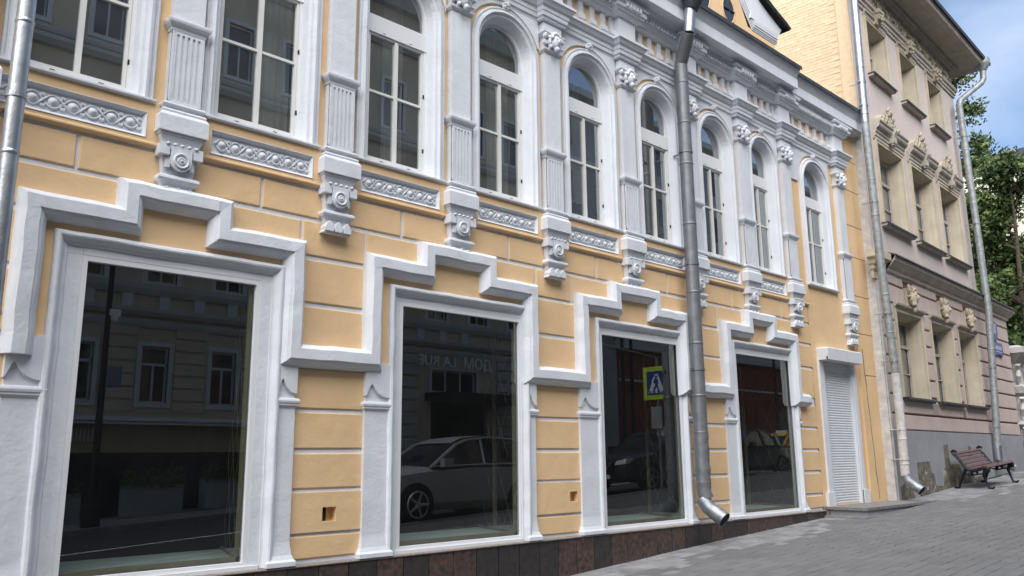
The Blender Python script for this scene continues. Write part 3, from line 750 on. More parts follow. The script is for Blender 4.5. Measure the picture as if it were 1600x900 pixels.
# downpipes on the yellow house
def pipe(parent, pts, r, m_, joints, name='downpipe', label=None, brk=(), seg=20):
    q = MB(); q.tube(pts, r, seg); o = q.build(name, m_, parent, smooth=True, label=label)
    P = [Vector(p) for p in pts]
    for zz in joints:
        for a, b in zip(P, P[1:]):
            if min(a.z, b.z) <= zz <= max(a.z, b.z) and abs(a.z-b.z) > .3:
                t = (zz-a.z)/(b.z-a.z); p = a.lerp(b, t); dd = (b-a).normalized()*.012
                rr = r if not isinstance(r, list) else max(r)
                g = MB(); g.tube([p-dd*1.6, p-dd, p+dd, p+dd*1.6], [rr, rr+.005, rr+.005, rr], seg); g.build('pipe_joint', m_, o, smooth=True); break
    for zz, wy in brk:
        for a, b in zip(P, P[1:]):
            if min(a.z, b.z) <= zz <= max(a.z, b.z) and abs(a.z-b.z) > .3:
                t = (zz-a.z)/(b.z-a.z); p = a.lerp(b, t); rr = r if not isinstance(r, list) else max(r)
                g = MB(); g.tube([(p.x, p.y, p.z-.02), (p.x, p.y, p.z+.02)], rr+.009, seg); g.box(p.x-.012, p.x+.012, p.y, wy, p.z-.008, p.z+.008); g.box(p.x-rr-.05, p.x-rr, p.y-.012, p.y+.012, p.z-.02, p.z+.02); g.build('pipe_clamp', m_, o); break
    return o
q = MB()
pp = pipe(YB, [(10.82, -.24, 7.96), (10.82, -.24, 1.3), (10.82, -.24, 1.08), (10.84, -.27, .98)], .105, GREYPIPE, (7.6, 6.9, 6.2, 5.2, 4.1, 3.3, 2.5, 1.95, 1.4), label='grey middle downpipe dented near its foot', brk=((6.4, 0), (4.55, 0), (2.9, 0)))
for a, b, r_ in (((10.82, -.24, 7.95), (10.67, -.52, 8.34), .107), ((10.67, -.52, 8.33), (10.72, -.55, 8.80), .09)):
    q = MB(); q.tube([a, b], r_, 20); q.build('pipe_bend', GREYPIPE if r_ > .1 else ZINC, pp, smooth=True)
q = MB(); q.tube([(10.72, -.57, 8.74), (10.74, -.60, 8.94), (10.74, -.61, 8.99), (10.74, -.61, 9.1)], [.10, .19, .20, .20], 20); q.build('rain_hopper', DARKZINC, pp, smooth=True)
q = MB(); q.tube([(10.82+.006*math.sin(k*2.3), -.24, 1.98-.095*k) for k in range(10)], [.108, .112, .106, .115, .109, .104, .116, .108, .112, .106], 22); q.build('pipe_sleeve', GREYPIPE, pp, label='crumpled sleeve at the foot of the grey downpipe')
def spout(parent, P, r):
    q = MB(); q.tube(P, [r, r*1.02, r*1.06][:len(P)], 20, cap=False); sp = q.build('pipe_spout', SPOUT, parent, smooth=True)
    a, b = Vector(P[-2]), Vector(P[-1]); d_ = (b-a).normalized()
    q = MB(); q.tube([b-d_*.10, b-d_*.012], [r*.98, r*1.0], 20); q.build('spout_mouth', DARK, parent)
spout(pp, [(10.81, -.22, .98), (10.81, -.30, .86), (10.83, -.56, .69)], .105)
pipe(YB, [(1.395, -.42, 9.0), (1.395, -.42, 3.0), (1.395, -.42, .9), (1.41, -.5, .6)], .066, ZINC, (5.05, 3.95, 2.7, 1.6), label='bright galvanised downpipe at the left end', brk=((4.42, 0),))

# ------------------------------------------------------------ the pink house
A = radians(3); PO = (17.76, -.19)
PB = thing('pink_house', 'three-storey pink stucco house with cream window surrounds and grey plinth', 'building', (PO[0], PO[1], 0), A)
U1, U2, TOP = 7.95, 10.6, 12.98
W0 = [(1.02, 2.66, 2.79, 4.86), (3.38, 4.98, 2.79, 4.87), (5.54, 7.06, 2.79, 4.88)]
W1 = [(.93, 2.50, 6.70, 8.74), (3.20, 4.80, 6.68, 8.76), (5.40, 7.02, 6.68, 8.76)]
W2 = [(1.02, 2.24, 10.37, 11.86), (3.22, 4.42, 10.37, 11.86), (5.40, 6.52, 10.37, 11.84)]
q = MB(); grid_wall(q, 0, U1, 6.0, TOP, W1+W2, 0); 
q.add([(U1, 0, 6), (U1, 10, 6), (U1, 10, TOP), (U1, 0, TOP)], [(0, 1, 2, 3)]); q.build('wall', PINKUP, PB)
q = MB(); grid_wall(q, 0, U2, 2.12, 6.0, W0, 0); q.add([(U2, 0, -.2), (U2, 9, -.2), (U2, 9, 6), (U2, 0, 6)], [(0, 1, 2, 3)]); q.add([(U1, 0, 5.9), (U2, 0, 5.9), (U2, 9, 5.9), (U1, 9, 5.9)], [(0, 1, 2, 3)])
q.build('wall', GROOVE, PB)
# banded rustication: pink courses proud of brown grooves
zs = [2.12, 2.455, 2.865, 3.28, 3.685, 4.085, 4.485, 4.885, 5.31, 5.52]
def courses(u0, u1, zz, skip=()):
    for a, b in zip(zz, zz[1:]):
        q = MB(); g = .022; z0, z1 = a+(g if a > 2.2 else 0), b-(g if b < 5.4 else 0)
        q.prismx([(0, z0), (-.035, z0+.006), (-.042, z0+.016), (-.042, z1-.012), (-.035, z1), (0, z1)], u0, u1); q.build('stone_course', PINK, PB)
courses(.02, 1.0-.14, zs); courses(2.82, 3.22, zs[1:8]); courses(5.14, 5.38, zs[1:8]); courses(7.22, U2, zs[1:])
courses(.86, U2, zs[:2]); courses(.86, 7.3, zs[1:2]+[2.78])
for u0, u1 in ((.86, 1.62), (2.30, 3.98), (4.62, 6.16), (6.80, 7.3)): courses(u0, u1, zs[7:])
q = MB(); q.box(-.05, 0, -.03, .25, .3, 8.9); q.box(0.0, .10, -.055, 0, .3, 5.45)
q.build('corner_strip', PEEL, PB, label='peeling white corner strip')
q = MB(); q.box(.0, U2+.04, -.07, .02, -.2, 2.10); q.build('plinth', GREYPL, PB)
# bare patches in the plinth
q = MB()
for P in ([(1.25, .5), (1.25, 1.42), (2.05, 1.44), (2.12, 1.2), (2.3, 1.15), (2.35, .9), (2.9, .88), (3.0, 1.25), (3.15, 1.3), (3.15, 1.80), (3.45, 1.82), (3.5, 1.35), (4.2, 1.36), (4.4, 1.1), (5.0, 1.15), (5.4, 1.0), (5.9, 1.05), (6.4, .95), (6.4, .5)],
          [(.1, .5), (.12, .95), (.35, 1.0), (.5, .9), (.75, .95), (.9, .7), (.9, .5)], [(5.0, 1.55), (5.1, 1.8), (5.3, 1.75), (5.35, 1.5)]):
    q.prism(P, -.062, -.078)
q.build('bare_patch', PATCH, PB)
q = MB(); q.box(2.4, 2.6, -.08, -.078, 1.2, 1.21); 
# windows
def pwin(a, b, z0, z1, deep, kind):
    q = MB(); w = .13 if kind != 2 else .10
    # surround sweeps round the opening, then a deep splayed reveal
    q.sweep([(a-w, z0), (a-w, z1+w), (b+w, z1+w), (b+w, z0)], [(0, 0), (0, .055), (w*.45, .06), (w*.55, .045), (w, .045), (w+.002, 0), (w+.10, -deep)], cap=False)
    win = q.build('window', CREAM, PB)
    q = MB(); q.add([(a-.0, 0, z0), (b, 0, z0), (b-.10, deep, z0), (a+.10, deep, z0)], [(0, 1, 2, 3)])
    q.prismx([(0, z0-.06), (-.12, z0-.05), (-.14, z0-.02), (-.14, z0), (0, z0+.02)], a-w-.02, b+w+.02)
    q.build('sill', CREAMD if kind != 0 else DARKZINC, win)
    q = MB(); q.box(a-w-.04, b+w+.04, -.16, .0, z0+.01, z0+.024); q.box(a-w-.04, b+w+.04, -.165, -.155, z0-.02, z0+.024); q.build('sill_flashing', DARKZINC, win)
    x0, x1 = a+.10, b-.10; q = MB(); zt = z1-.10; zb = z0+.0
    q.sweep([(x0, zb), (x0, zt), (x1, zt), (x1, zb)], [(0, -deep), (0, -deep+.04), (.05, -deep+.04), (.05, -deep)], closed=True)
    c = (x0+x1)/2; q.box(c-.03, c+.03, deep-.03, deep, zb, zt); tz = zb+(zt-zb)*.68; q.box(x0, x1, deep-.045, deep, tz-.035, tz+.035); q.box(x0, x1, deep-.03, deep, zb+(tz-zb)*.5-.012, zb+(tz-zb)*.5+.012)
    q.build('frame', CREAMD, win)
    q = MB(); q.add([(x0, deep+.01, zb), (x1, deep+.01, zb), (x1, deep+.01, zt), (x0, deep+.01, zt)], [(0, 1, 2, 3)]); q.build('pane', GLASSU, win)
    q = MB(); 
    for k in range(18):
        u, v = x0+(x1-x0)*k/18, x0+(x1-x0)*(k+1)/18
        q.add([(u, deep+.12+.02*sin(k*2.1), zb), (v, deep+.12+.02*sin(k*2.1+2.1), zb), (v, deep+.12+.02*sin(k*2.1+2.1), zt), (u, deep+.12+.02*sin(k*2.1), zt)], [(0, 1, 2, 3)])
    q.build('curtain', CURT, win)
    return win
def grotesque(s=1., seed=1):
    q = MB(); R = random.Random(seed)
    q.ball((0, -.10, .0), (.13*s, .10, .20*s), 10, 8)
    q.ball((0, -.20, -.0), (.03*s, .05, .06*s), 6, 5)
    for s_ in (-1, 1): q.ball((s_*.05*s, -.18, .05*s), (.03*s, .025, .02*s), 6, 4); q.ball((s_*.12*s, -.06, .22*s), (.04*s, .05, .10*s), 6, 5)
    for k in range(26):
        a = R.uniform(0, 2*pi); rr = R.uniform(.09, .17)*s
        q.ball((rr*cos(a), -.06-R.uniform(0, .09), rr*1.5*sin(a)), (R.uniform(.025, .05)*s, .04, R.uniform(.025, .06)*s), 6, 4)
    q.ball((0, -.10, -.27*s), (.05*s, .06, .07*s), 6, 5)
    return q
GROT = grotesque(1., 5).mesh('carved_mask', ORNA, True)
for a, b, z0, z1 in W0:
    w_ = pwin(a+.02, b-.02, z0, z1-.13, .30, 0)
    c = (a+b)/2
    place('carved_mask', GROT, PB, (c+.08, -.05, 5.12))
    q = MB(); q.box(c-.12, c+.28, -.07, 0, 4.88, 5.34); q.build('keystone', CREAM, PB)
    q = MB(); q.prismx([(0, 4.80), (-.07, 4.81), (-.08, 4.84), (-.12, 4.86), (-.13, 4.90), (0, 4.91)], a-.12, b+.12); q.build('window_hood', CREAMD, w_)
def hood_mesh(w):
    q = MB(); K = .72
    q.prismx([(y*K, z) for y, z in [(0, 0), (-.06, .0), (-.07, .05), (-.10, .07), (-.10, .14), (-.13, .16), (-.14, .22), (-.22, .26), (-.25, .30), (-.25, .35), (-.29, .38), (-.30, .41), (0, .47)]], -w, w)
    return q
for k, (a, b, z0, z1) in enumerate(W1):
    w_ = pwin(a, b, z0, z1-.08, .30, 1); c = (a+b)/2; hw = (b-a)/2+.16
    q = hood_mesh(hw); q.box(-.10, .10, -.20, -.06, .08, .43); q.prismx([(-.12, .02), (-.17, .03), (-.20, .10), (-.18, .18), (-.22, .28), (-.26, .36), (-.24, .44), (-.12, .44)], -.08, .08)
    q.build('window_hood', CREAMD, w_, (c, 0, z1+.0))
    q = MB(); R = random.Random(4); 
    for s_ in (-1, 1):
        q.disc((s_*.50, -.06, .10), [(.12, -.06), (.12, .03), (.09, .05), (.07, .02), (.035, .03), (.03, .06)], 14)
        q.disc((s_*.24, -.06, .20), [(.10, -.06), (.10, .03), (.075, .05), (.055, .02), (.03, .05)], 14)
    for kk in range(60):
        t = R.uniform(-1, 1); hh = .44*(1-abs(t))**.8
        q.ball((t*.60, -.09-R.uniform(0, .05), .02+R.random()*hh), (R.uniform(.02, .045), .035, R.uniform(.02, .05)), 6, 4)
    q.box(-.10, .10, -.14, -.02, .0, .34); q.ball((0, -.12, .40), (.10, .08, .10), 10, 6); q.ball((-.08, -.12, .46), (.05, .05, .04), 6, 4); q.ball((.08, -.12, .46), (.05, .05, .04), 6, 4); q.ball((0, -.12, .52), (.05, .05, .05), 8, 5)
    q.build('cresting', ORNA, w_, (c, 0, z1+.45), smooth=True)
for k, (a, b, z0, z1) in enumerate(W2):
    w_ = pwin(a, b, z0, z1-.06, .30, 2); c = (a+b)/2
    q = MB(); q.prismx([(0, 0), (-.05, 0), (-.06, .05), (-.09, .06), (-.10, .11), (0, .13)], -(b-a)/2-.10, (b-a)/2+.10); q.build('window_hood', CREAMD, w_, (c, 0, z1+.06))
    q = MB(); q.prismx([(0, -.28), (-.10, -.24), (-.20, -.02), (-.22, .06), (-.18, .12), (0, .14)], -.13, .13); q.tube([(-.16, -.18, .06), (.16, -.18, .06)], .06, 10)
    R = random.Random(k)
    for kk in range(14): q.ball((R.uniform(-.12, .12), -.12-R.uniform(0, .1), R.uniform(-.2, .05)), .04, 6, 4)
    q.build('scroll_keystone', ORNA, PB, (c, 0, z1+.26), smooth=True)
# string course, upper cornice, carved frieze
q = MB()
SC = [(0, 5.50), (.03, 5.51), (.05, 5.56), (.09, 5.58), (.10, 5.64), (.15, 5.68), (.23, 5.78), (.25, 5.80), (.27, 5.86), (.27, 5.89)]
q.sweep([(.62, 0), (U2, 0), (U2, 4)], SC, plane='xy'); q.build('string_course', CREAMD, PB)
q = MB(); q.sweep([(.62, 0), (U2, 0), (U2, 4)], [(.0, 6.04), (.02, 6.03), (.305, 5.92), (.31, 5.885), (.27, 5.885)], plane='xy'); q.build('string_flashing', DARKZINC, PB)
q = MB(); q.stack(.05, .28, .12, [(-.06, 5.30), (-.06, 5.45), (-.02, 5.50), (-.02, 5.58), (.02, 5.60), (.04, 5.68), (.10, 5.72), (.12, 5.74), (.12, 5.90), (0, 5.93)]); q.build('pilaster_cap', CREAM, PB)
q = MB(); q.sweep([(0, 0), (U1, 0), (U1, 4)], [(0, 12.02), (.04, 12.03), (.04, 12.10), (.07, 12.12), (.07, 12.20), (.11, 12.22), (.12, 12.30), (0, 12.32)], plane='xy'); q.build('architrave', CREAMD, PB)
FR = MB(); R = random.Random(9)
nseg = 26
for k in range(nseg):
    x = .15+k*(U1-.2)/nseg
    q = FR; zc = 12.60
    s_ = 1 if k % 2 else -1
    q.tube([(x-.15, -.03, zc-.16*s_), (x-.08, -.06, zc), (x, -.06, zc+.17*s_), (x+.09, -.06, zc+.08*s_), (x+.07, -.06, zc-.06*s_), (x-.01, -.06, zc-.03*s_)], [.02, .03, .035, .03, .03, .025], 6)
    for kk in range(7): q.ball((x+R.uniform(-.15, .15), -.03, zc+R.uniform(-.22, .22)), (R.uniform(.03, .06), .05, R.uniform(.02, .05)), 5, 4)
FR.box(0, U1, -.02, 0, 12.32, 12.9)
fr_o = FR.build('carved_frieze', ORNA, PB, smooth=True); stuff(fr_o)
q = MB(); q.sweep([(-.05, 0), (U1+.0, 0), (U1+.0, 6)], [(0, 12.86), (.05, 12.87), (.09, 12.93), (.10, 12.98), (.14, 13.0), (.16, 13.06), (.20, 13.06), (.22, 13.01), (.60, 13.0), (.62, 12.98), (.80, 12.98), (.82, 13.02), (.85, 13.12), (0, 13.2)], plane='xy')
q.build('cornice', CREAMD, PB)
q = MB(); q.sweep([(-.1, 0), (U1, 0), (U1, 6)], [(-.3, 13.34), (.87, 13.13), (.90, 13.09), (.92, 13.17), (.88, 13.20), (-.3, 13.42)], plane='xy')
q.build('eaves_flashing', DARKZINC, PB)
q = MB(); q.add([(-.1, .3, 13.4), (U1-.3, .3, 13.4), (U1-2, 5, 15), (-.1, 5, 15)], [(0, 1, 2, 3)]); q.add([(U1-.3, .3, 13.4), (U1-2, 5, 15), (U1-.3, 10, 13.4)], [(0, 1, 2)]); q.build('roof', ROOF, PB)
# gable side wall of painted bricks
gw = MB(); gw.add([(0, .0, -.5), (0, 10, -.5), (0, 10, 13.3), (0, 5, 15.2), (0, .3, 13.4), (0, 0, 13.0)], [(0, 1, 2, 3, 4, 5)])
gable = gw.build('gable_wall', MORTY, PB)
mb_ = [MB() for _ in range(3)]; BM = []
for k in range(3):
    b = MB(); g = .006; b.box(-.005-.002*k, .004, g*.7, .25-g*.7, g*.55, .078-g*.55); BM.append(b.mesh('brick', BRICKY[k]))
nb = 0; rest = MB(); bl = []
for j in range(78):
    z = 8.5+j*.078
    if z > 14.6: break
    for i in range(34):
        y = .30+(j % 2)*.125+i*.25
        if y+.25 > 6.5 or z+.08 > 13.1+max(0, min(y-.3, 5))*.36: continue
        bl.append((abs(y-1.0)*1.2+abs(z-10.6), y, z))
bl.sort()
for n_, (_, y, z) in enumerate(bl):
    k = random.randint(0, 2)
    if n_ < 300: place('brick', BM[k], gable, (0, y+random.uniform(-.004, .004), z), random.uniform(-.006, .006))
    else:
        rest.mi = k; me_ = BM[k]; rest.add([(v.co.x-random.uniform(0, .003), v.co.y+y, v.co.z+z) for v in me_.vertices], [tuple(p.vertices) for p in me_.polygons])
stuff(rest.build('brickwork', BRICKY, gable))
q = MB(); q.box(-.03, .02, .02, .27, 8.4, 12.9); q.build('gable_edge', BRICKY[0], gable)
# downpipes of the pink house
p1 = pipe(PB, [(-.27, -.26, 12.9), (-.37, -.26, 8.7)], .085, ZINC, (10.0, 8.9), label='shiny upper length of the downpipe beside the brick gable', brk=((9.65, 0), (9.1, 0)))
p1 = pipe(PB, [(-.37, -.26, 8.75), (-.33, -.27, 5.8), (-.15, -.26, 4.2), (-.08, -.26, 3.2)], .083, OLDZINC, (7.4, 6.6, 4.9, 4.1), label='grey middle length of the downpipe at the pink corner', brk=((6.9, 0), (4.5, 0), (3.5, 0)))
p1 = pipe(PB, [(-.08, -.26, 3.25), (-.03, -.25, 2.5), (-.07, -.25, 1.16)], .088, PEEL, (1.9, 1.4), label='lower length of downpipe with flaking paint', brk=((2.1, 0), (1.5, 0)))
spout(p1, [(-.07, -.25, 1.18), (-.07, -.30, 1.06), (-.10, -.55, .88)], .093)
p2 = pipe(PB, [(7.45, -.26, 11.6), (7.58, -.30, 7.45), (7.45, -.35, 5.5), (7.42, -.24, 3.1), (7.27, -.2, 1.75)], .092, OLDZINC, (10.2, 8.6, 7.2, 4.4, 3.3), label='long grey downpipe at the right corner of the pink house', brk=((10.6, 0), (8.0, 0), (3.9, 0), (2.3, 0)))
spout(p2, [(7.28, -.2, 1.8), (7.25, -.2, 1.45), (7.30, -.25, 1.33), (7.45, -.50, 1.22)][1:], .095)
q = MB(); q.tube([(7.27, -.2, 1.8), (7.25, -.2, 1.42)], .096, 16); q.build('pipe_sleeve', ZINC, p2, smooth=True)
q = MB(); q.tube([(7.45, -.26, 11.55), (7.5, -.28, 11.72), (8.35, -.70, 12.42), (8.42, -.76, 12.56), (8.42, -.78, 12.85)], .085, 14); q.build('pipe_bend', OLDZINC, p2, smooth=True)
q = MB(); q.tube([(8.42, -.78, 12.82), (8.42, -.78, 13.0), (8.42, -.78, 13.04), (8.42, -.78, 13.18)], [.10, .2, .21, .21], 14); q.build('rain_hopper', OLDZINC, p2, smooth=True)

# blue street plates on the pink house
def loc_p(u, v, z):
    return (PO[0]+u*cos(A)-v*sin(A), PO[1]+u*sin(A)+v*cos(A), z)
t = thing('house_number_plate', 'upper blue house number plate with pointed foot beside the right downpipe', 'sign', loc_p(8.95, -.06, 5.10), A, 'blue street plates')
q = MB(); q.prism([(-.30, -.14), (-.18, -.25), (0, -.30), (.18, -.25), (.30, -.12), (.30, .2), (.16, .27), (-.16, .27), (-.30, .2)], 0, -.03); q.build('plate', BLUE, t)
q = MB()
for x, z0, z1 in ((-.12, -.08, .14), (-.03, -.08, .14), (.07, -.08, .14)): q.box(x-.02, x+.02, -.032, -.03, z0, z1)
q.box(-.2, .2, -.032, -.03, .17, .19); q.build('lettering', LETW, t)
t = thing('street_name_plate', 'lower wide blue street name plate with faded white lettering', 'sign', loc_p(9.15, -.06, 4.58), A, 'blue street plates')
q = MB(); q.prism([(-.46, -.16), (-.30, -.22), (-.1, -.18), (.1, -.18), (.30, -.22), (.46, -.14), (.46, .12), (.38, .18), (-.38, .18), (-.46, .12)], 0, -.03); q.build('plate', BLUE, t)
q = MB()
for k in range(9): q.box(-.32+k*.075, -.29+k*.075, -.032, -.03, -.03, .06+.02*(k % 3))
q.box(-.3, .3, -.032, -.03, -.10, -.085); q.build('lettering', LETW, t)

# ------------------------------------------------------------ bench
gb = gz(21.9)
gb = gz(21.0)
B = thing('park_bench', 'cast iron bench with curled ends and dark wooden slats against the grey plinth', 'bench', (21.0, -.30, gz(21.0)), 0)
slope = .056
def side(x):
    q = MB()
    # seat and back curve, in y (negative is toward the street) and z
    C = [(-.04, .83), (.03, .86), (.07, .83), (.04, .78), (-.04, .70), (-.12, .58), (-.20, .46), (-.30, .40), (-.42, .41), (-.54, .45), (-.63, .47), (-.68, .44), (-.68, .39), (-.64, .37)]
    q.tube([(x, y, z) for y, z in C], [.03, .032, .03, .03, .032, .034, .036, .036, .034, .034, .036, .032, .028, .022], 8)
    q.tube([(x, -.20, .44), (x, -.13, .30), (x, -.06, .14), (x, -.02, .03), (x, .06, .02), (x, .09, .05)], [.04, .034, .028, .028, .028, .016], 8)
    q.tube([(x, -.60, .42), (x, -.56, .30), (x, -.60, .16), (x, -.64, .03), (x, -.72, .02), (x, -.76, .055)], [.045, .036, .026, .028, .026, .016], 8)
    q.tube([(x, -.20, .34), (x, -.32, .30), (x, -.45, .33), (x, -.58, .34)], .018, 6)
    for yy, zz, rr in ((-.62, .41, .06), (-.32, .35, .035), (-.43, .37, .028)):
        v = MB(); v.disc((0, 0, 0), [(rr, -.02), (rr, .02), (rr*.6, .03), (rr*.5, .015), (rr*.2, .035)], 14); v.xf(Matrix.Translation((x, yy, zz)) @ Matrix.Rotation(-pi/2, 4, 'Z')); q.add(v.v, v.f)
    return q
for x in (0, 1.75):
    o_ = side(x).build('bench_end', IRON, B, (0, 0, x*slope), smooth=True)
SLT = [(.035, .775, 32), (-.01, .715, 45), (-.07, .635, 52), (-.125, .555, 55), (-.18, .475, 50), (-.27, .435, 8), (-.35, .435, -4), (-.43, .450, -12), (-.51, .475, -14), (-.59, .495, -12), (-.655, .485, 40)]
for y, z, a in SLT:
    q = MB(); q.box(-.03, 1.80, -.034, .034, -.012, .012)
    q.xf(Matrix.Translation((0, y, z+.012)) @ Matrix.Rotation(radians(a), 4, 'X'))
    q.v = [(vx, vy, vz+vx*slope) for vx, vy, vz in q.v]; q.build('slat', WOOD, B)
q = MB(); q.tube([(0, -.40, .16), (1.75, -.40, .16+1.75*slope)], .012, 6); q.build('tie_rod', IRON, B)

# ------------------------------------------------------------ beyond the pink house
t = thing('carved_gate_pier', 'white carved stone gate pier past the pink house', 'gate pier', (29.2, .75, gz(29)))
q = MB(); q.stack(0, .42, .8, [(.06, 0), (.06, .3), (0, .35), (0, 1.2), (.10, 1.3), (.16, 1.36), (.05, 1.45), (0, 1.6), (0, 2.2), (.12, 2.3), (.14, 2.5), (.02, 2.6), (0, 3.2), (.1, 3.3), (.22, 3.42), (.36, 3.5), (.36, 3.66), (.2, 3.74)], y0=.4); q.build('shaft', PEEL, t)
for z_ in (1.0, 1.9, 2.9):
    q = MB(); q.tube([(-.5, -.45, z_-.3), (-.56, -.5, z_-.1), (-.5, -.5, z_+.1), (-.58, -.52, z_+.25)], [.05, .08, .05, .08], 8); q.build('scrollwork', PEEL, t, smooth=True)
    q = MB(); q.tube([(.2, -.45, z_-.3), (.3, -.52, z_), (.2, -.52, z_+.2)], [.05, .08, .05], 8); q.build('scrollwork', PEEL, t, smooth=True)
t = thing('low_outbuilding', 'grey rendered outbuilding with dark roof behind the gate pier', 'building', (33, 1.2, gz(33)))
q = MB(); q.box(0, 14, 0, 5, -.3, 3.9); q.build('wall', GREYPL, t)
q = MB(); q.prismx([(-.3, 3.9), (5.3, 3.9), (2.5, 5.0)], -.3, 14.3); q.build('roof', ROOF, t)
t = thing('cream_block', 'tall pale cream building with flat roof edge behind the trees', 'building', (55, -6, 1))
q = MB(); q.box(0, 25, 0, 40, -1, 18.1); q.build('wall', mat('pale_cream', (.72, .68, .54), .9, .04, .3), t)
q = MB(); q.box(-.3, 25.3, -.3, 40.3, 18.12, 18.5); q.build('parapet', DARKZINC, t)
def tree(label, x, y, h, rad, z0, n, seed, lf=.14, low=.18):
    R = random.Random(seed); t = thing('tree', label, 'tree', (x, y, z0), 0, 'trees beyond the pink house')
    q = MB(); br = []
    q.tube([(0, 0, -.3), (.1, .05, h*.25), (-.05, .1, h*.5), (.05, 0, h*.75), (.0, .05, h*.96)], [.17, .14, .10, .06, .02], 9)
    for k in range(26):
        z_ = h*R.uniform(.18, .9); a = R.uniform(0, 2*pi); f_ = (1-abs(z_/h-.42)*1.1); l_ = rad*max(.25, f_)*R.uniform(.6, 1.0)
        p = [(0, 0, z_), (cos(a)*l_*.45, sin(a)*l_*.45, z_+l_*.28), (cos(a)*l_, sin(a)*l_, z_+l_*.35)]
        q.tube(p, [.07, .045, .015], 5); br.append([Vector(v) for v in p])
        for m__ in range(3):
            b2 = a+R.uniform(-1, 1); l2 = l_*R.uniform(.25, .5); s_ = Vector(p[1]).lerp(Vector(p[2]), R.uniform(0, .9)); e = s_+Vector((cos(b2)*l2, sin(b2)*l2, R.uniform(-.3, .5)*l2))
            q.tube([s_, e], [.025, .008], 4); br.append([s_, (s_+e)/2, e])
    q.build('trunk', BARK, t)
    q = MB()
    for b in br:
        nl = int(n/len(br)); cl = [b[1].lerp(b[2], R.uniform(.0, 1.1)) for _ in range(4)]
        for k in range(nl):
            c = R.choice(cl); r_ = R.uniform(.1, .75)
            d_ = Vector((R.gauss(0, 1), R.gauss(0, 1), R.gauss(0, .8))).normalized()*r_
            c = c+d_-Vector((0, 0, R.uniform(0, .5)*r_)); s_ = lf*R.uniform(.6, 1.3)
            u = Vector((R.gauss(0, 1), R.gauss(0, 1), R.gauss(0, 1))).normalized(); v = u.cross(Vector((R.gauss(0, 1), R.gauss(0, 1), R.gauss(0, 1)))).normalized()
            q.mi = 1 if R.random() < .22 else 0
            q.add([c-u*s_, c+v*s_*.5, c+u*s_, c-v*s_*.5], [(0, 1, 2, 3)])
    me = bpy.data.meshes.new('crown'); me.from_pydata([tuple(v) for v in q.v], [], q.f); me.materials.append(LEAF[0]); me.materials.append(LEAF[1]); me.polygons.foreach_set('material_index', q.m)
    place('crown', me, t)
tree('tall loose birch rising highest beside the right downpipe', 39.0, 4.4, 20.0, 2.5, 1.2, 9000, 2, .11)
tree('slim pointed tree right of the birch against the cream building', 38.5, 2.3, 13.6, 2.3, 1.2, 11000, 12, .12)
tree('broad dark green tree low behind the gate pier', 41.0, 4.2, 10.5, 4.4, 1.2, 26000, 3, .15)
tree('bushy mid green tree between the birch and the cream building', 47.0, 7.2, 14.5, 4.4, 1.2, 22000, 5, .17)
tree('dense dark tree filling the gap low at the picture edge', 51.0, 5.5, 11.5, 5.0, 1.2, 22000, 6, .18)

# ------------------------------------------------------------ across the street, seen only in the glass
OB = thing('tan_apartment_house', 'tan and grey banded house across the street reflected in the glass', 'building', (0, -17, 0), pi)
# local frame is turned by pi: local x = -world x, local -y faces the street
def ox(x): return -x
def orect(a, b): return (-b, -a)
TW = []; X = -20.3
while X < 26:
    TW.append(X); X += 2.07
holes = []
for x in TW:
    if not (17.6 < x+.4 < 23.2): holes.append((*orect(x, x+.78), 3.25, 4.86))
    for z0, z1 in ((6.75, 8.6), (10.3, 12.1), (14.0, 15.9)): holes.append((*orect(x-.02, x+.86), z0, z1))
holes += [(*orect(19.2, 21.4), 4.03, 4.87), (*orect(19.2, 22.0), .2, 3.7)]
q = MB(); grid_wall(q, -27, 30, -1.5, 19.6, holes, 0, .22); 
q.add([(-27, 0, -1), (-27, 12, -1), (-27, 12, 19.6), (-27, 0, 19.6)], [(0, 1, 2, 3)]); q.add([(-27, 0, 19.6), (30, 0, 19.6), (30, 12, 21.5), (-27, 12, 21.5)], [(0, 1, 2, 3)])
q.build('wall', TAN, OB)
q = MB(); q.add([(-26.8, .45, -1), (30, .45, -1), (30, .45, 19.4), (-26.8, .45, 19.4)], [(0, 1, 2, 3)]); q.build('interior', DARK, OB)
fm = MB()
fm.sweep([(0, 0), (0, 1), (1, 1), (1, 0)], [(-.10, 0), (-.10, .05), (0, .05), (0, -.08), (.05, -.08), (.05, -.14)], closed=True)
FRM = fm
def owin(a, b, z0, z1, bars=1):
    q = MB(); q.sweep([(a, z0), (a, z1), (b, z1), (b, z0)], [(-.13, 0), (-.13, .05), (0, .05), (0, -.08), (.06, -.08), (.06, -.14)], closed=True)
    w_ = q.build('window', WHITE2, OB); q = MB()
    for k in range(bars): c = a+(b-a)*(k+1)/(bars+1); q.box(c-.03, c+.03, .09, .14, z0, z1 if bars > 1 else z0+(z1-z0)*.68)
    if bars == 1: q.box(a, b, .08, .14, z0+(z1-z0)*.66, z0+(z1-z0)*.71)
    q.build('frame', WHITE2, w_)
    q = MB(); q.add([(a, .13, z0), (b, .13, z0), (b, .13, z1), (a, .13, z1)], [(0, 1, 2, 3)]); q.build('pane', CARG, w_)
WHITE2 = mat('grey_white_trim', (.50, .52, .53), .8, .05, 2)
for hh_ in holes:
    if hh_[3] == 3.7: continue
    owin(*hh_, bars=2 if hh_[2] == 4.03 else 1)
q = MB()
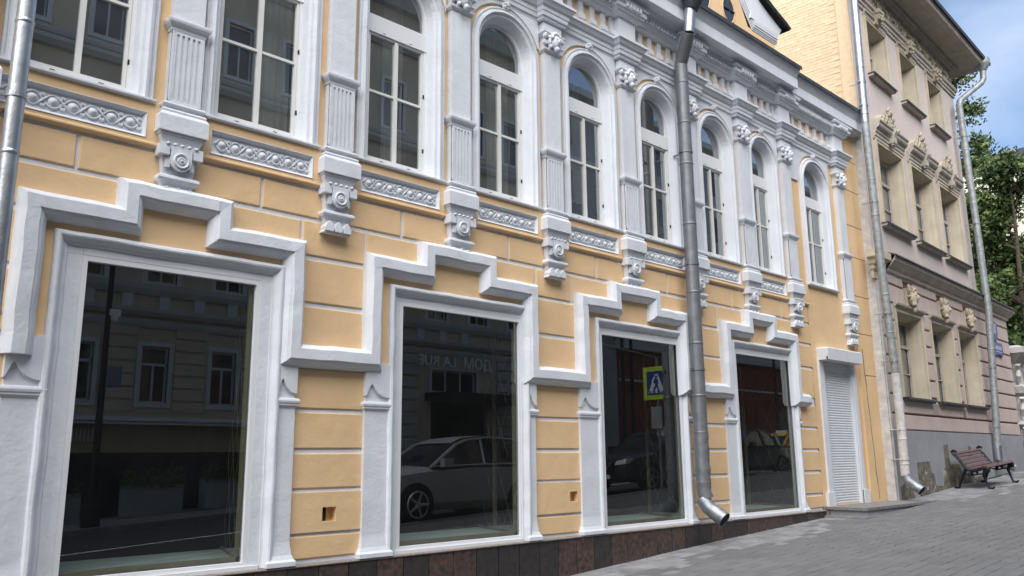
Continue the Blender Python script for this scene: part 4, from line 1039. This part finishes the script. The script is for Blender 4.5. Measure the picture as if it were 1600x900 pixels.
for z0, z1, o_ in ((5.40, 5.62, .10), (5.72, 5.95, .22), (6.35, 6.68, .16), (9.3, 9.5, .08), (9.9, 10.1, .10), (13.2, 13.45, .30), (13.6, 13.8, .1), (17.2, 17.4, .2), (18.9, 19.6, .5)):
    q.prismx([(0, z0), (-o_*.6, z0), (-o_, z0+(z1-z0)*.5), (-o_, z1), (0, z1+.04)], -27, 30)
q.build('cornice', TANG, OB)
q = MB()
for k in range(-9, 13):
    x = 8.0+k*1.05
    q.box(-x-.30, -x, -.09, 0, 5.95, 6.35)
q.build('frieze_panel', WHITE2, OB)
q = MB(); z_ = 2.95
while z_ < 5.2:
    for x0, x1 in [(TW[i]+.95, TW[i+1]-.16) for i in range(len(TW)-1)]:
        if 17.2 < x0 < 23.2: continue
        q.prismx([(0, z_+.03), (-.05, z_+.05), (-.05, z_+.30), (0, z_+.33)], -x1, -x0)
    z_ += .36
q.build('rustic_band', TAN, OB)
q = MB(); z_ = .6
while z_ < 5.3:
    for x0, x1 in ((17.0, 18.5), (22.5, 24.0)): q.prismx([(0, z_+.03), (-.07, z_+.06), (-.07, z_+.36), (0, z_+.40)], -x1, -x0)
    z_ += .44
q.build('portal_pier', TANG, OB)
q = MB(); q.box(-16.9, 30, -.10, 0, -1, 1.85); q.build('plinth', STONEB, OB)
q = MB(); q.box(-16.9, 30, -.14, -.02, 2.72, 2.84); q.box(-16.9, 30, -.7, -.02, 2.60, 2.66); q.build('awning_ledge', WHITE2, OB)
q = MB(); q.prismx([(0, 3.70), (-1.4, 3.55), (-1.4, 3.95), (0, 4.0)], -23.1, -18.9); q.box(-21.9, -19.3, .1, .2, .2, 3.6); q.build('entrance_canopy', BLACK, OB)
q = MB()
for k in range(7): q.box(-7.62+k*.1, -7.58+k*.1, -.2, -.15, 2.15, 2.48)
q.build('lettering', LETW, OB)
def text(s, size, parent, loc, m_, name='lettering', ext=.03):
    cu = bpy.data.curves.new(name, 'FONT'); cu.body = s; cu.size = size; cu.extrude = ext; cu.resolution_u = 3
    o = bpy.data.objects.new(name, cu); COL.objects.link(o)
    dg = bpy.context.evaluated_depsgraph_get(); me = bpy.data.meshes.new_from_object(o.evaluated_get(dg)); COL.objects.unlink(o); bpy.data.objects.remove(o)
    me.materials.clear(); me.materials.append(m_)
    me.transform(Matrix.Rotation(pi/2, 4, 'X')); return place(name, me, parent, loc)
text('ДОМ', .60, OB, (-22.15, -.12, 4.98), LETW)
text('LA RUE', .56, OB, (-20.30, -.12, 5.0), LETW)
# grey wall and the red building further along
t = thing('grey_side_house', 'grey rendered house with small arched window between the tan and red buildings', 'building', (0, -17.2, 0), pi)
q = MB(); q.box(-30.3, -27.0, 0, 8, 0, 7.4); q.build('wall', GREYW, t)
q = MB(); q.prism([(-29.2, 3.0), (-28.8, 3.0), (-28.8, 3.9), (-28.87, 4.05), (-29.0, 4.12), (-29.13, 4.05), (-29.2, 3.9)], -.02, .0); q.build('window', CARG, t)
t = thing('red_building', 'long dark red rendered building under white cornice across the street', 'building', (0, -17.2, 0), pi)
q = MB(); q.box(-75, -30.4, 0, 4, 0, 6.6); q.build('wall', RED, t)
q = MB(); q.box(-75.2, -30.2, -.35, 4.1, 6.6, 7.1); q.box(-75, -30.4, -.06, 0, 1.0, 1.12); q.box(-75, -30.4, -.06, 0, 5.1, 5.2); q.build('cornice', WHITE2, t)
q = MB(); q.prismx([(-.4, 7.1), (4.2, 7.1), (4.2, 8.3)], -75.3, -30.1); q.build('roof', ROOF, t)
for k in range(6):
    x = 36.2+k*4.6; q = MB(); q.prism([(-x-.45, 2.95), (-x+.45, 2.95), (-x+.45, 4.0), (-x+.3, 4.25), (-x, 4.35), (-x-.3, 4.25), (-x-.45, 4.0)], -.03, 0); w_ = q.build('window', CARG, t)
    q = MB(); q.prism([(-x-.6, 4.45), (-x+.6, 4.45), (-x+.6, 4.55), (-x-.6, 4.55)], -.1, 0); q.build('window_hood', RED, w_)

t = thing('courtyard_block', 'tall grey rear block rising above the red building across the street', 'building', (0, -21.5, 0), pi)
hb = [(-x-1.0, -x, z0, z0+1.7) for x in [31.6+2.9*k for k in range(19)] for z0 in (8.2, 11.8, 15.4, 18.6)]
q = MB(); grid_wall(q, -95, -30, 0, 21.6, hb, 0, .2); q.add([(-30, 0, 0), (-30, 9, 0), (-30, 9, 21.6), (-30, 0, 21.6)], [(0, 1, 2, 3)]); q.build('wall', GREYW, t)
q = MB(); q.add([(-95, .18, 0), (-30.1, .18, 0), (-30.1, .18, 21.5), (-95, .18, 21.5)], [(0, 1, 2, 3)]); q.build('window_band', CARG, t)
q = MB(); q.box(-95.3, -29.7, -.4, 9, 21.6, 22.0); q.box(-95, -30, -.12, 0, 17.6, 17.9); q.box(-95, -30, -.1, 0, 11.0, 11.2); q.build('cornice', WHITE2, t)

# planters along the far pavement
PLNT = mat('planter_grey', (.26, .27, .28), .8, .08, 3)
R = random.Random(11)
for k, x in enumerate((3.4, 6.0, 8.6, 10.75, 13.2)):
    g_ = gz(x); t = thing('planter', ['planter box nearest the left edge of the first pane', 'white planter behind the lamp post in the glass', 'wide white planter box in the middle of the first reflection', 'white planter near the lattice in the first reflection', 'planter box right of the lamp reflections'][k], 'planter', (x+.25, -15.9, g_), pi, 'white planters along the far pavement')
    q = MB(); q.stack(0, .76, .45, [(0, 0), (0, .76), (.02, .77), (.02, .80)], y0=.22); q.build('box', PLNT, t)
    q = MB()
    for j in range(700):
        c = Vector((R.uniform(-.8, .8), R.uniform(-.35, .25), .75+abs(R.gauss(0, .22)))); u = Vector((R.gauss(0, 1), R.gauss(0, 1), R.gauss(0, 1))).normalized(); v = u.orthogonal().normalized()
        q.add([c-u*.06, c+v*.03, c+u*.06, c-v*.03], [(0, 1, 2, 3)])
    q.build('shrub', LEAF[0], t)
# street lamps and posts
def lamp(x, y, label, h=7.5, gadgets=False):
    t = thing('street_lamp', label, 'street lamp', (x, y, gz(x)), 0, 'black street lamps')
    q = MB(); q.tube([(0, 0, 0), (0, 0, .5), (0, 0, .55), (0, 0, 1.3), (0, 0, 1.36), (0, 0, h)], [.22, .20, .15, .13, .09, .06], 12); q.build('pole', BLACK, t, smooth=True)
    q = MB(); q.tube([(0, 0, h), (0, .3, h+.35), (0, .9, h+.4)], [.05, .04, .03], 8); q.ball((0, 1.0, h+.3), (.2, .25, .12), 10, 6); q.build('lamp_head', BLACK, t)
    if gadgets:
        q = MB(); q.box(.05, .40, -.15, .15, 3.35, 3.85); q.box(.1, .36, .15, .17, 3.5, 3.8); q.build('control_box', mat('box_blue_grey', (.16, .21, .27), .5), t)
        q = MB(); q.ball((.14, .05, 5.05), .10, 10, 8); q.box(.0, .26, -.1, .12, 5.1, 5.28); q.build('camera_dome', LETW, t)
lamp(6.86, -14.35, 'black street lamp with blue box and white camera in the first pane', gadgets=True)
lamp(27.7, -14.3, 'slim black lamp post reflected left of the crossing sign'); lamp(27.0, -14.2, 'thicker black post at the left of the third reflection')
lamp(39.5, -14.3, 'dark lamp post beside the taxi in the last pane')
t = thing('crossing_sign', 'blue pedestrian crossing sign with lime border on a grey post', 'sign', (19.15, -6.65, gz(19.15)+.16), pi/2)
q = MB(); q.tube([(0, 0, -.16), (0, 0, 3.5)], .035, 10); q.build('post', GREYPIPE, t)
q = MB(); q.box(-.46, .46, .03, .05, 2.30, 3.22); q.build('border', LIME, t)
q = MB(); q.box(-.33, .33, .052, .058, 2.43, 3.09); q.build('plate', BLUE, t)
q = MB(); q.prism([(-.28, 2.48), (.28, 2.48), (.06, 3.0), (-.06, 3.0)], .060, .064); q.build('white_field', LETW, t)
q = MB(); q.xf(Matrix.Identity(4)); q.disc((0, .066, 2.93), [(.045, 0), (.045, -.003)], 12); q.prism([(-.05, 2.88), (.05, 2.88), (.08, 2.72), (.03, 2.74), (.13, 2.50), (.07, 2.50), (0, 2.66), (-.08, 2.50), (-.14, 2.50), (-.03, 2.72), (-.10, 2.78)], .066, .069)
for k in range(4): q.box(-.24+k*.14, -.18+k*.14, .066, .069, 2.485, 2.53)
q.build('walking_figure', BLUE, t)
q = MB(); q.box(-.22, .14, .03, .06, 1.5, 2.1); q.box(-.1, .24, -.1, .0, 1.3, 1.55); q.build('back_plate', GREYW, t)
t = thing('parking_sign', 'grey-backed road sign on a tall post in front of the red building', 'sign', (29.3, -9.0+1.9, gz(29.3)))
q = MB(); q.tube([(0, 0, 0), (0, 0, 3.3)], .04, 10); q.build('post', GREYPIPE, t)
q = MB(); q.box(-.62, .6, .03, .06, 2.55, 3.1); q.build('plate', mat('sign_back', (.17, .24, .25), .5), t)
q = MB(); q.box(-1.7, -.7, .03, .06, 2.58, 2.76); q.build('name_plate', BLUE, t)

# ------------------------------------------------------------ parked cars, facing -x
def car(label, x, y, paint, Lc, Wc, Hc, cat, suv=True, sign=False, z=None, name='parked_car'):
    t = thing(name, label, cat, (x, y, (gz(x+Lc/2)-.13) if z is None else z), 0, 'vehicles standing in the street')
    s = Lc/4.9; hz = Hc/1.78
    # stations: x, z bottom, z shoulder, half width
    ST = [(0, .45, .70, .62), (.06, .30, .88, .78), (.25, .26, .98, .90), (.7, .24, 1.05, .95), (1.35, .24, 1.12, .965), (2.4, .24, 1.16, .98), (3.6, .24, 1.18, .98), (4.3, .26, 1.18, .95), (4.75, .32, 1.12, .88), (4.9, .42, .95, .76)]
    q = MB(); v = []; f = []; wsc = Wc/1.96
    for sx, zb, zt, hw in ST:
        hw *= wsc; zb *= hz; zt *= hz
        for yy, zz in ((-.86, 0), (-1, .18), (-1.0, .55), (-.96, .9), (-.80, 1.0), (0, 1.03), (.80, 1.0), (.96, .9), (1.0, .55), (1, .18), (.86, 0)):
            v.append((sx*s, yy*hw, zb+(zt-zb)*zz))
    n_ = 11
    for i in range(len(ST)-1):
        for k in range(n_): j = (k+1) % n_; f.append((i*n_+k, i*n_+j, (i+1)*n_+j, (i+1)*n_+k))
    f += [tuple(range(n_)), tuple((len(ST)-1)*n_+k for k in range(n_))]
    q.add(v, f); q.build('body', paint, t, smooth=True)
    top = 1.78*hz
    G = [(1.38, 1.09, 1.10, .86, .86), (2.15, 1.13, 1.58, .90, .74), (2.5, 1.14, 1.69, .91, .70), (3.15, 1.16, 1.75, .91, .70), (4.0, 1.17, 1.71, .90, .69), (4.6, 1.16, 1.58, .88, .68), (4.86, 1.06, 1.10, .84, .78)]
    if not suv: G = [(1.15, 1.08, 1.09, .86, .86), (1.95, 1.13, 1.60, .90, .70), (2.5, 1.14, 1.75, .91, .66), (3.2, 1.15, 1.75, .9, .66), (4.1, 1.15, 1.45, .88, .68), (4.5, 1.10, 1.12, .86, .8)]
    def house(sc, nm, m_, zadd):
        q = MB(); v = []; f = []
        for sx, zb, zt, hb, ht in G:
            for yy, zz in ((-hb, zb), (-ht, zt), (-ht*.8, zt+.03), (ht*.8, zt+.03), (ht, zt), (hb, zb)): v.append((sx*s, yy*wsc*sc, zz*hz+zadd))
        for i in range(len(G)-1):
            for k in range(5): f.append((i*6+k, i*6+k+1, (i+1)*6+k+1, (i+1)*6+k))
        q.add(v, f); return q.build(nm, m_, t, smooth=True)
    house(1.0, 'glasshouse', CARG, 0)
    q = MB()                                          # roof skin and pillars
    for sg in (-1, 1):
        for (i, j, r_) in ((0, 1, .04), (1, 2, .035), (2, 3, .03), (3, 4, .03), (4, 5, .035), (5, 6, .05)):
            if j >= len(G): continue
            a, b = G[i], G[j]; q.tube([(a[0]*s, sg*a[4]*wsc, a[2]*hz), (b[0]*s, sg*b[4]*wsc, b[2]*hz)], r_, 6)
        q.tube([(G[0][0]*s, sg*.9*wsc, 1.13*hz), (4.5*s, sg*.92*wsc, 1.19*hz)], .022, 6)
        q.tube([(2.85*s, sg*.92*wsc, 1.16*hz), (2.9*s, sg*.70*wsc, 1.74*hz)], .03, 6); q.tube([(3.95*s, sg*.91*wsc, 1.16*hz), (4.1*s, sg*.69*wsc, 1.66*hz)], .06, 6)
        q.box(1.55*s, 1.8*s, sg*.98*wsc, sg*1.12*wsc, 1.12*hz, 1.30*hz)
    RP = G[1:-1]
    for (a, b) in zip(RP, RP[1:]):
        q.add([(a[0]*s, -a[4]*wsc*.98, (a[2]+.012)*hz), (a[0]*s, a[4]*wsc*.98, (a[2]+.012)*hz), (b[0]*s, b[4]*wsc*.98, (b[2]+.012)*hz), (b[0]*s, -b[4]*wsc*.98, (b[2]+.012)*hz)], [(0, 1, 2, 3)])
        q.add([(a[0]*s, -a[4]*wsc*.78, (a[2]+.045)*hz), (a[0]*s, a[4]*wsc*.78, (a[2]+.045)*hz), (b[0]*s, b[4]*wsc*.78, (b[2]+.045)*hz), (b[0]*s, -b[4]*wsc*.78, (b[2]+.045)*hz)], [(0, 1, 2, 3)])
    q.build('roof', paint, t, smooth=True)
    rr = .37*hz+.01
    for wx in (.95, 3.92):
        for sg in (-1, 1):
            c = (wx*s, sg*(.93*wsc), rr)
            q = MB(); q.tube([(c[0], c[1]-.12, rr), (c[0], c[1]+.07, rr)], rr*1.14, 24); q.build('wheel_arch', TYRE, t, smooth=True)
            q = MB(); q.tube([(c[0], c[1]-.11, rr), (c[0], c[1]+.095*sg+.0, rr)], rr, 24); w_ = q.build('wheel', TYRE, t, smooth=True)
            q = MB()
            for k in range(5):
                a = k*2*pi/5; q.tube([(c[0], c[1]+sg*.10, rr), (c[0]+rr*.66*cos(a), c[1]+sg*.105, rr+rr*.66*sin(a))], .03, 5)
            q.tube([(c[0], c[1]+sg*.098, rr), (c[0], c[1]+sg*.112, rr)], rr*.2, 20)
            q.tube([(c[0]+rr*.68*cos(k_*pi/12), c[1]+sg*.10, rr+rr*.68*sin(k_*pi/12)) for k_ in range(25)], .022, 5); q.build('rim', RIM if paint != CARB else GREYPIPE, w_)
    for sg in (-1, 1):
        q = MB(); q.v = []; q.prismx([(sg*.42*wsc, .74*hz), (sg*.82*wsc, .78*hz), (sg*.88*wsc, .92*hz), (sg*.50*wsc, .86*hz)], -.02, .34*s); q.build('headlight', LAMPG, t)
        q = MB(); q.box(4.72*s, 4.92*s, min(sg*.5, sg*.8)*wsc, max(sg*.5, sg*.8)*wsc, .9*hz, 1.02*hz); q.build('tail_light', RED, t)
    q = MB(); q.box(-.03, .1, -.38*wsc, .38*wsc, .55*hz, .80*hz); g_ = q.build('grille', BLACK, t)
    q = MB(); q.tube([(-.05, -.30*wsc, .80*hz), (-.05, -.12, .62*hz), (-.05, .12, .62*hz), (-.05, .30*wsc, .80*hz)], .02, 6); q.build('grille_bar', RIM, t)
    q = MB(); q.box(-.07, -.04, -.26, .26, .36*hz, .47*hz); q.build('number_plate', LETW, t)
    for xx in (2.0, 3.1): 
        q = MB(); q.box(xx*s+.35, xx*s+.55, -.99*wsc, -.965*wsc, .98*hz, 1.01*hz); q.box(xx*s+.35, xx*s+.55, .965*wsc, .99*wsc, .98*hz, 1.01*hz); q.build('door_handle', paint, t)
    if sign:
        q = MB(); q.box(2.6*s, 2.8*s, -.25, .25, top+.01, top+.15); q.build('roof_sign', LETW, t)
    return t
car('silver SUV mirrored in the second shop window', 10.05, -8.05, CARW, 5.1, 2.06, 1.86, 'SUV')
car('black SUV with bright grille mirrored in the third shop window', 18.3, -8.0, CARB, 4.7, 1.88, 1.72, 'SUV')
car('dark car behind the crossing sign in the last pane', 23.3, -8.1, CARB, 4.2, 1.88, 1.55, 'car', suv=False)
car('yellow taxi mirrored in the last shop window', 33.4, -12.2, CARY, 4.7, 1.85, 1.6, 'taxi', suv=False, sign=True)
